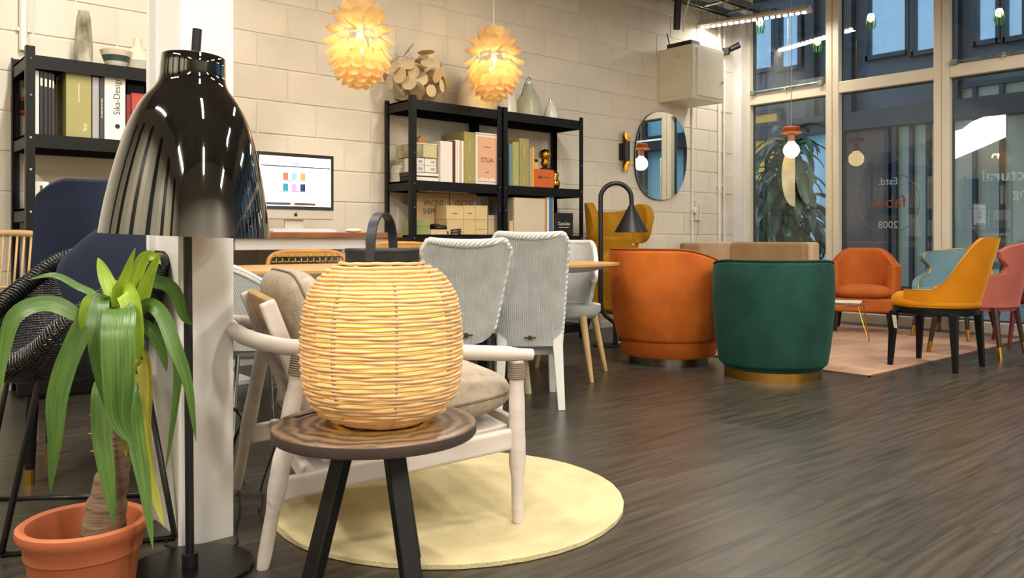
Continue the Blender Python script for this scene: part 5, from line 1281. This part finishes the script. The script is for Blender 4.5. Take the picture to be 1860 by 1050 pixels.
# ------------------------------------------------------------------ arched black reading lamp
YL_ = 6.39; p = at(1104, 629, YL_); t = thing('arched_lamp', 'black arched reading lamp with a cone shade by the ochre chair', 'floor lamp', (p.x, p.y, 0))
def ll(px, py): q = at(px, py, YL_); return (q.x - p.x, q.y - p.y, q.z)
MB().lathe([(0, 0), (.118, 0), (.12, .004), (.12, .012), (0, .015)], 44).build('base', BLACKM, t)
pl = [ll(1118, 627), ll(1118, 600), ll(1117, 588), ll(1110, 581), ll(1099, 572), ll(1092.5, 558), ll(1091, 540), ll(1091, 450), ll(1091, 365)]
for k in range(1, 10):
    a = pi - pi * k / 10; pl.append(ll(1119 + 28 * cos(a), 361 - 28 * sin(a) * 1.0))
pl += [ll(1147, 363), ll(1147, 376)]
MB().tube(spline(pl, 4), .0185, 12).build('pole', BLACKM, t, smooth=180)
q = Vector(ll(1147, 373)); MB().lathe([(.134, -.212), (.132, -.208), (.02, .0), (.012, .012), (0, .014)], 44, q).lathe([(.131, -.212), (.018, -.004), (0, -.002)], 44, q).build('shade', BLACKM, t, smooth=40)
MB().cyl(q + Vector((.02, 0, -.2)), q + Vector((.02, 0, -.30)), .0018, seg=5).build('pull_chain', BRASS, t); MB().lathe([(0, -.01), (.009, 0), (0, .01)], 10, q + Vector((.02, 0, -.305))).build('pull_knob', CERW, t, smooth=180)
MB().lathe([(0, -.03), (.028, 0), (0, .03)], 14, q + Vector((0, 0, -.1))).build('bulb', CERW, t, smooth=180)

# ================================================================== DINING GROUP
OAK = mat('light_oak', 'C99B5C', rough=.42, c2='B98848', vscale=3, stretch=(1, 10, 1)); PALEG = mat('pale_wood_leg', 'C9A878', rough=.5)
tcx, tcy = c2r(-.55, 4.3); TDZ = .705
t = thing('dining_table', 'oval oak dining table with a white edge behind the wicker chairs', 'table', (tcx, tcy, 0), face(.87, .5))
def sup(ax, ay, n=72, e=.82): return [(ax * math.copysign(abs(cos(2 * pi * k / n)) ** e, cos(2 * pi * k / n)), ay * math.copysign(abs(sin(2 * pi * k / n)) ** e, sin(2 * pi * k / n))) for k in range(n)]
MB().prism(sup(1.3, .5), .012, Matrix.Translation((0, 0, TDZ - .012))).build('tabletop', OAK, t, smooth=40)
def und(u, v):
    q = sup(1.3 - .16 * v, .5 - .14 * v, 72)[int(round(u * 72)) % 72]; return (q[0], q[1], TDZ - .0125 - .035 * v)
MB().grid(und, 72, 3, cu=True).prism(sup(1.14, .36), .004, Matrix.Translation((0, 0, TDZ - .05))).build('edge_rim', WHITEP, t, smooth=60)
for sx in (-1, 1):
    for sy in (-1, 1): taper_leg(t, (sx * .55, sy * .16, TDZ - .05), (sx * .62, sy * .2, 0), .032, .02, mat('cream_table_leg', 'D8CDA8', rough=.5))

LOOM = mat('white_paper_loom', 'CDD0CE', rough=.7, var=.06, vscale=14, wave=('Z', 85, 'Y'), bump=.9)
LOOMV = mat('white_rib_loom', 'CDD0CE', rough=.7, var=.06, vscale=14, wave=('Y', 60, None), bump=1.)
BRAID = mat('white_braid', 'D6D8D4', rough=.7, wave=('DIAGONAL', 30, None), bump=1., var=.05)
LEGWH = mat('white_lacquer_leg', 'D4D4D0', rough=.4, var=.03)
BADGE = mat('dark_brass_badge', '5A4526', rough=.4, metal=.7)
def loom_back(p, rz, label, w0, w1, zb, H, ear, legm, sk, rnd=0.):
    t = thing('wicker_chair', label, 'chair', p, rz)
    def bk(u, v, k):
        s = -1 + 2 * u; wv = w0 + (w1 - w0) * v ** .8
        top = H - ear * (1 - s * s) + ear * .3 * cos(s * pi * 2) * 0 - .05 * max(0, abs(s) - .86) / .14
        bot = zb + rnd * s * s * abs(s)
        z = bot + (top - bot) * v
        return (-.20 + .0016 * cos(s * 34 * pi) * (1 - k) - .10 * v * v + .045 * s * s * (.35 + .65 * v) + k * .028, wv / 2 * s, z)
    MB().shell(lambda u, v: bk(u, v, 0), lambda u, v: bk(u, v, 1), 205, 14).build('backrest', LOOM, t, smooth=60)
    e = [bk(0, i / 16, .5) for i in range(16)] + [bk(i / 32, 1, .5) for i in range(33)] + [bk(1, 1 - i / 16, .5) for i in range(1, 17)]
    rs = []
    n = len(e)
    for i in range(n): rs.append(.012 + .010 * smooth01(1 - abs(i - n / 2) / (n * .36)))
    MB().tube(e, rs, 10).build('braided_edge', BRAID, t, smooth=180)
    MB().prism(sup(.20, w0 / 2 + .03, 36, .6), .05, Matrix.Translation((.045, 0, .40))).build('seat', LOOM, t, smooth=40, bevel=.012)
    if sk: MB().prism(sup(.19, w0 / 2 + .0, 36, .5), sk, Matrix.Translation((.045, 0, .40 - sk))).build('skirt', LOOM, t, smooth=40)
    hw = w0 / 2 - .02
    for y in (-hw, hw):
        taper_leg(t, (.21, y, .40), (.245, y * 1.06, .0), .026, .017, legm, sq=sk > 0); taper_leg(t, (-.145, y, .42), (-.25, y * 1.14, .0), .028, .017, legm, sq=sk > 0)
    b_ = MB().lathe([(0, 0), (.012, 0), (.010, .003), (0, .004)], 14); b_.box((0, 0, .001), (.008, .06, .003)); b_.build('badge', BADGE, t, smooth=40, loc=(-.215 - .0, 0, zb + .045), rot=(0, -pi / 2, 0)); 
    return t
loom_back(c2r(.085, 4.25), face(-.02, 1.0), 'white wicker chair with a tall square back and white legs', .31, .375, .31, .875, .018, LEGWH, .14)
loom_back(c2r(-.235, 3.93), face(-.12, .99), 'white wicker chair with a narrow rounded back and black legs', .25, .40, .36, .845, .022, LEGB, 0, rnd=.05)
def loom_tub(p, rz, label, legm, H, arm, spl=1.25, rad=(.27, .28), pm=108):
    t = thing('wicker_armchair', label, 'chair', p, rz)
    zt = lambda s: arm + (H - arm) * smooth01((.92 - abs(s)) / .55)
    z0 = lambda s: .40
    a = MB(); barrel(a, rad[0], rad[1], radians(pm), z0, zt, .022, lambda v: .84 + .18 * v, 44, 16, lean=.12); a.build('backrest', LOOM, t, smooth=60)
    MB().tube(barrel_edge(rad[0], rad[1], radians(pm), z0, zt, .022, lambda v: .84 + .18 * v, lean=.12), .0165, 10).build('braided_edge', BRAID, t, smooth=180)
    MB().lathe([(0, .35), (.2, .36), (.235, .40), (.235, .44), (0, .445)], 40).build('seat', LOOM, t, smooth=50)
    for x, y in ((.15, .16), (.15, -.16), (-.15, .16), (-.15, -.16)): taper_leg(t, (x, y, .38), (x * spl * 1.1, y * spl * 1.1, .0), .024 if legm is not CHROME else .009, .013 if legm is not CHROME else .009, legm)
    return t
loom_tub(c2r(.315, 5.06), face(-.30, -.95), 'rounded white wicker armchair on pale wooden legs at the table end', PALEG, .82, .58, 1.3, (.23, .205))
loom_tub(c2r(-1.10, 3.48), face(.72, .69), 'white wicker tub chair on thin chrome legs behind the white column', CHROME, .745, .62, 1.2, (.29, .29), 112)
CANEW = mat('woven_cane', 'D8A85A', rough=.5, var=.06, wave=('Z', 60, 'Y'), bump=1.)
def cane_chair(px, Y, H, label):
    t = thing('cane_chair', label, 'chair', c2r((px - CX0) / FPX * Y, Y), face(.5, -.87), 'cane back chairs behind the dining table')
    fr = []
    for k in range(25):
        a = pi * k / 24; fr.append((-.20 - .03 * sin(a), .235 * math.copysign(abs(cos(a)) ** .5, cos(a)), .60 + (H - .60) * sin(a) ** .35))
    MB().tube([(-.19, .235, .45)] + fr + [(-.19, -.235, .45)], .014, 10).build('back_frame', mat('bent_beech', 'C08A46', rough=.4), t, smooth=180)
    nn_ = MB()
    for i in range(12):
        for j in range(5): nn_.box((-.207, -.20 + i * .0364, H - .155 + j * .032), (.004, .022, .005)).box((-.207, -.20 + i * .0364 + .016, H - .155 + j * .032 + .010), (.004, .006, .022))
    nn_.box((-.215, 0, H - .02), (.01, .40, .02)); no_ = nn_.build('cane_weave', CANEW, t, smooth=0); no_['kind'] = 'stuff'
    MB().prism(sup(.22, .23, 36, .6), .03, Matrix.Translation((0, 0, .44))).build('seat', CANEW, t, smooth=40)
    for y in (-.21, .21):
        MB().tube(spline([(-.19, y, .46), (-.2, y, .2), (-.2, y, .012), (.0, y, .012), (.19, y, .012), (.2, y, .2), (.19, y, .44)], 5), .011, 8).build('leg', CHROME, t, smooth=180)
cane_chair(578, 4.62, .77, 'cane back chair behind the oval table nearest the computer'); cane_chair(752, 4.98, .815, 'cane back chair behind the oval table in front of the first rack')

# ================================================================== LEFT CORNER SEATING
NAV = velvet('navy_velvet', '18223A', '111829')
p = c2r(-1.55, 3.05)
t = thing('high_back_chair', 'tall navy velvet chair on black brass tipped legs before the left rack', 'chair', p, face(.35, -.94))
def nb_(u, v, k):
    s = -1 + 2 * u; wv = .40 + .07 * smooth01(v * 1.6); r = 1 - .0 * v
    z = .40 + (.685 - .07 * max(0, abs(s) - .55) ** 2 / .2) * v
    return (-.20 - .09 * v + .10 * s * s + .06 * k, wv / 2 * s * (1 - .03 * (v > .95)), z)
MB().shell(lambda u, v: nb_(u, v, 0), lambda u, v: nb_(u, v, 1), 33, 20).build('backrest', NAV, t, smooth=60, bevel=.02, seg=3)
MB().pillow((.04, 0, .43), (.50, .50, .14), .5).build('seat_cushion', NAV, t, smooth=180)
MB().box((.03, 0, .345), (.44, .44, .07)).build('seat_frame', LEGB, t, smooth=0, bevel=.01)
for x, y in ((.19, .18), (.19, -.18), (-.18, .18), (-.18, -.18)): taper_leg(t, (x, y, .33), (x * 1.05, y * 1.05, .0), .021, .015, LEGB, BRASS, .055)

BWIC = mat('black_wicker', '0E0E10', rough=.28, var=.2, vscale=30, wave=('DIAGONAL', 55, 'Z'), bump=1., spec=.8)
cw = c2r(-1.30, 2.42)
t = thing('wicker_lounge_chair', 'low black wicker lounge chair on thin black rods behind the yucca', 'lounge chair', (*cw, 0))
def wl_(px, py, Y): return at(px, py, Y) - Vector((cw[0], cw[1], 0))
rim = [wl_(62, 640, 2.12), wl_(110, 596, 2.10), wl_(170, 553, 2.14), wl_(232, 512, 2.22), wl_(282, 478, 2.32), wl_(292, 470, 2.42), wl_(262, 468, 2.58), wl_(190, 462, 2.70), wl_(118, 468, 2.74), wl_(50, 512, 2.66), wl_(-10, 560, 2.52), wl_(-60, 600, 2.36), wl_(-50, 650, 2.22), wl_(0, 668, 2.14)]
RL = spline(rim, 6, closed=True); nR = len(RL)
ctr = wl_(135, 575, 2.42); ctr.z = .47
def bowl(u, v):
    r_ = RL[int(round(u * nR)) % nR]; k = v ** .62
    xy = ctr.lerp(r_, k); zz = ctr.z + (r_.z - ctr.z) * v ** 2.2
    return Vector((xy.x, xy.y, min(zz, r_.z)))
sh = MB().grid(bowl, nR, 14, cu=True)
so = sh.build('seat_shell', BWIC, t, smooth=180); md = so.modifiers.new('thick', 'SOLIDIFY'); md.thickness = .03; md.offset = -1 if False else 1
MB().tube([q + Vector((0, 0, -.005)) for q in RL], .026, 10, closed=True).build('braided_rim', BWIC, t, smooth=180)
wv_ = MB()
for k in range(nR):                              # raised weave strands over the rim
    q = RL[k]; q2 = RL[(k + 1) % nR]; tt = (q2 - q).normalized(); ax = tt.to_track_quat('Z', 'Y').to_matrix()
    for j in range(2): wv_.tube([q.lerp(q2, j / 2) + Vector((0, 0, -.005)) + ax @ Vector((.0275 * cos(2 * pi * i / 10), .0275 * sin(2 * pi * i / 10), .006 * sin(2 * pi * i / 10))) for i in range(10)], .0032, 4, closed=True)
wv_o = wv_.build('rim_weave', mat('black_cane_strand', '1C1A18', rough=.3, spec=.8), t, smooth=180); wv_o['kind'] = 'stuff'
RODM = mat('black_steel_rod', '0C0C0E', rough=.35)
foot = [(5, 1030, 2.14), (338, 968, 2.345)]
A0 = wl_(86, 622, 2.20); A1 = wl_(2, 1012, 2.16); A1.z = .009; B0 = wl_(256, 640, 2.30); B1 = wl_(318, 980, 2.285); B1.z = .009
MB().tube(spline([A0, A0.lerp(A1, .5), A1], 4), .0085, 10).build('leg', RODM, t, smooth=180)
MB().tube([B0, B0.lerp(B1, .98), B1], .0085, 10).build('leg', RODM, t, smooth=180)
MB().tube([A1, B1], .0085, 10).build('floor_rod', RODM, t, smooth=180)
C0 = wl_(30, 610, 2.62); C1 = wl_(-30, 930, 2.62); C1.z = .009; D0 = wl_(215, 600, 2.62); D1 = wl_(262, 905, 2.66); D1.z = .009
MB().tube([C0, C1], .0085, 10).build('leg', RODM, t, smooth=180); MB().tube([D0, D1], .0085, 10).build('leg', RODM, t, smooth=180); MB().tube([C1, D1], .0085, 10).build('floor_rod', RODM, t, smooth=180)
MB().tube([A0, B0], .008, 8).tube([C0, D0], .008, 8).build('seat_rod', RODM, t, smooth=180)
pc = at(205, 492, 2.50)
t = thing('throw_cushion', 'navy velvet cushion leaning in the black wicker chair', 'cushion', (pc.x, pc.y, pc.z))
Rp = Matrix.Rotation(AA - pi / 2, 3, 'Z') @ Matrix.Rotation(radians(-38), 3, 'Y') @ Matrix.Rotation(radians(68), 3, 'X')
MB().pillow((0, 0, 0), (.34, .30, .13), .42, R=Rp, nu=40, nv=20, pinch=.4).build('cover', NAV, t, smooth=180)
MB().tube([Rp @ Vector((.17 * math.copysign(abs(cos(2 * pi * i / 48)) ** .42, cos(2 * pi * i / 48)), .15 * math.copysign(abs(sin(2 * pi * i / 48)) ** .42, sin(2 * pi * i / 48)), 0)) for i in range(48)], .0035, 5, closed=True).build('piping', NAV, t, smooth=180)

# rattan armchair at the far left
RAT = mat('tan_rattan_cane', 'B39468', rough=.5, var=.12, vscale=8); p = c2r(-2.28, 3.55)
t = thing('rattan_chair', 'tan rattan spindle armchair beside the left rack', 'chair', p, face(.25, -.97))
hoop = [(-.20, .27, .42), (-.22, .285, .60), (-.25, .27, .76), (-.27, .20, .84), (-.28, .08, .868), (-.28, -.08, .868), (-.27, -.20, .84), (-.25, -.27, .76), (-.22, -.285, .60), (-.20, -.27, .42)]
HP = spline(hoop, 6); MB().tube(HP, .0165, 10).build('back_hoop', RAT, t, smooth=180)
for k in range(17):
    y = -.235 + .47 * k / 16; zt_ = .865 - 1.6 * max(0, abs(y) - .08) ** 2 * 2.2
    MB().tube([(-.18, y * .9, .43), (-.225, y * .97, .62), (-.275, y, min(.862, zt_))], .0055, 6).build('spindle', RAT, t, smooth=180)
for z in (.62,): MB().tube([(-.235, -.27, z), (-.225, 0, z), (-.235, .27, z)], .009, 8).build('back_rail', RAT, t, smooth=180)
for s in (-1, 1): MB().tube(spline([(-.22, s * .285, .62), (-.05, s * .31, .63), (.12, s * .30, .62), (.20, s * .27, .58), (.20, s * .25, .44)], 6), .015, 10).build('arm', RAT, t, smooth=180)
MB().tube([(.23 * math.copysign(abs(cos(2 * pi * k / 40)) ** .5, cos(2 * pi * k / 40)), .26 * math.copysign(abs(sin(2 * pi * k / 40)) ** .5, sin(2 * pi * k / 40)), .43) for k in range(40)], .018, 10, closed=True).build('seat_frame', RAT, t, smooth=180)
for k in range(15):
    y = -.23 + .46 * k / 14; MB().tube([(-.2, y, .435), (.21, y, .435)], .0065, 6).build('seat_slat', RAT, t, smooth=180)
for x, y in ((.2, .23), (.2, -.23), (-.19, .23), (-.19, -.23)): taper_leg(t, (x, y, .43), (x * 1.05, y * 1.05, 0), .018, .014, RAT)
tg = MB().box((0, 0, 0), (.003, .05, .10)).build('price_tag', mat('tag_card', 'E8E2D0', rough=.6), t, smooth=0, loc=(-.20, .25, .57)); tg.rotation_euler = (0, .1, .2)
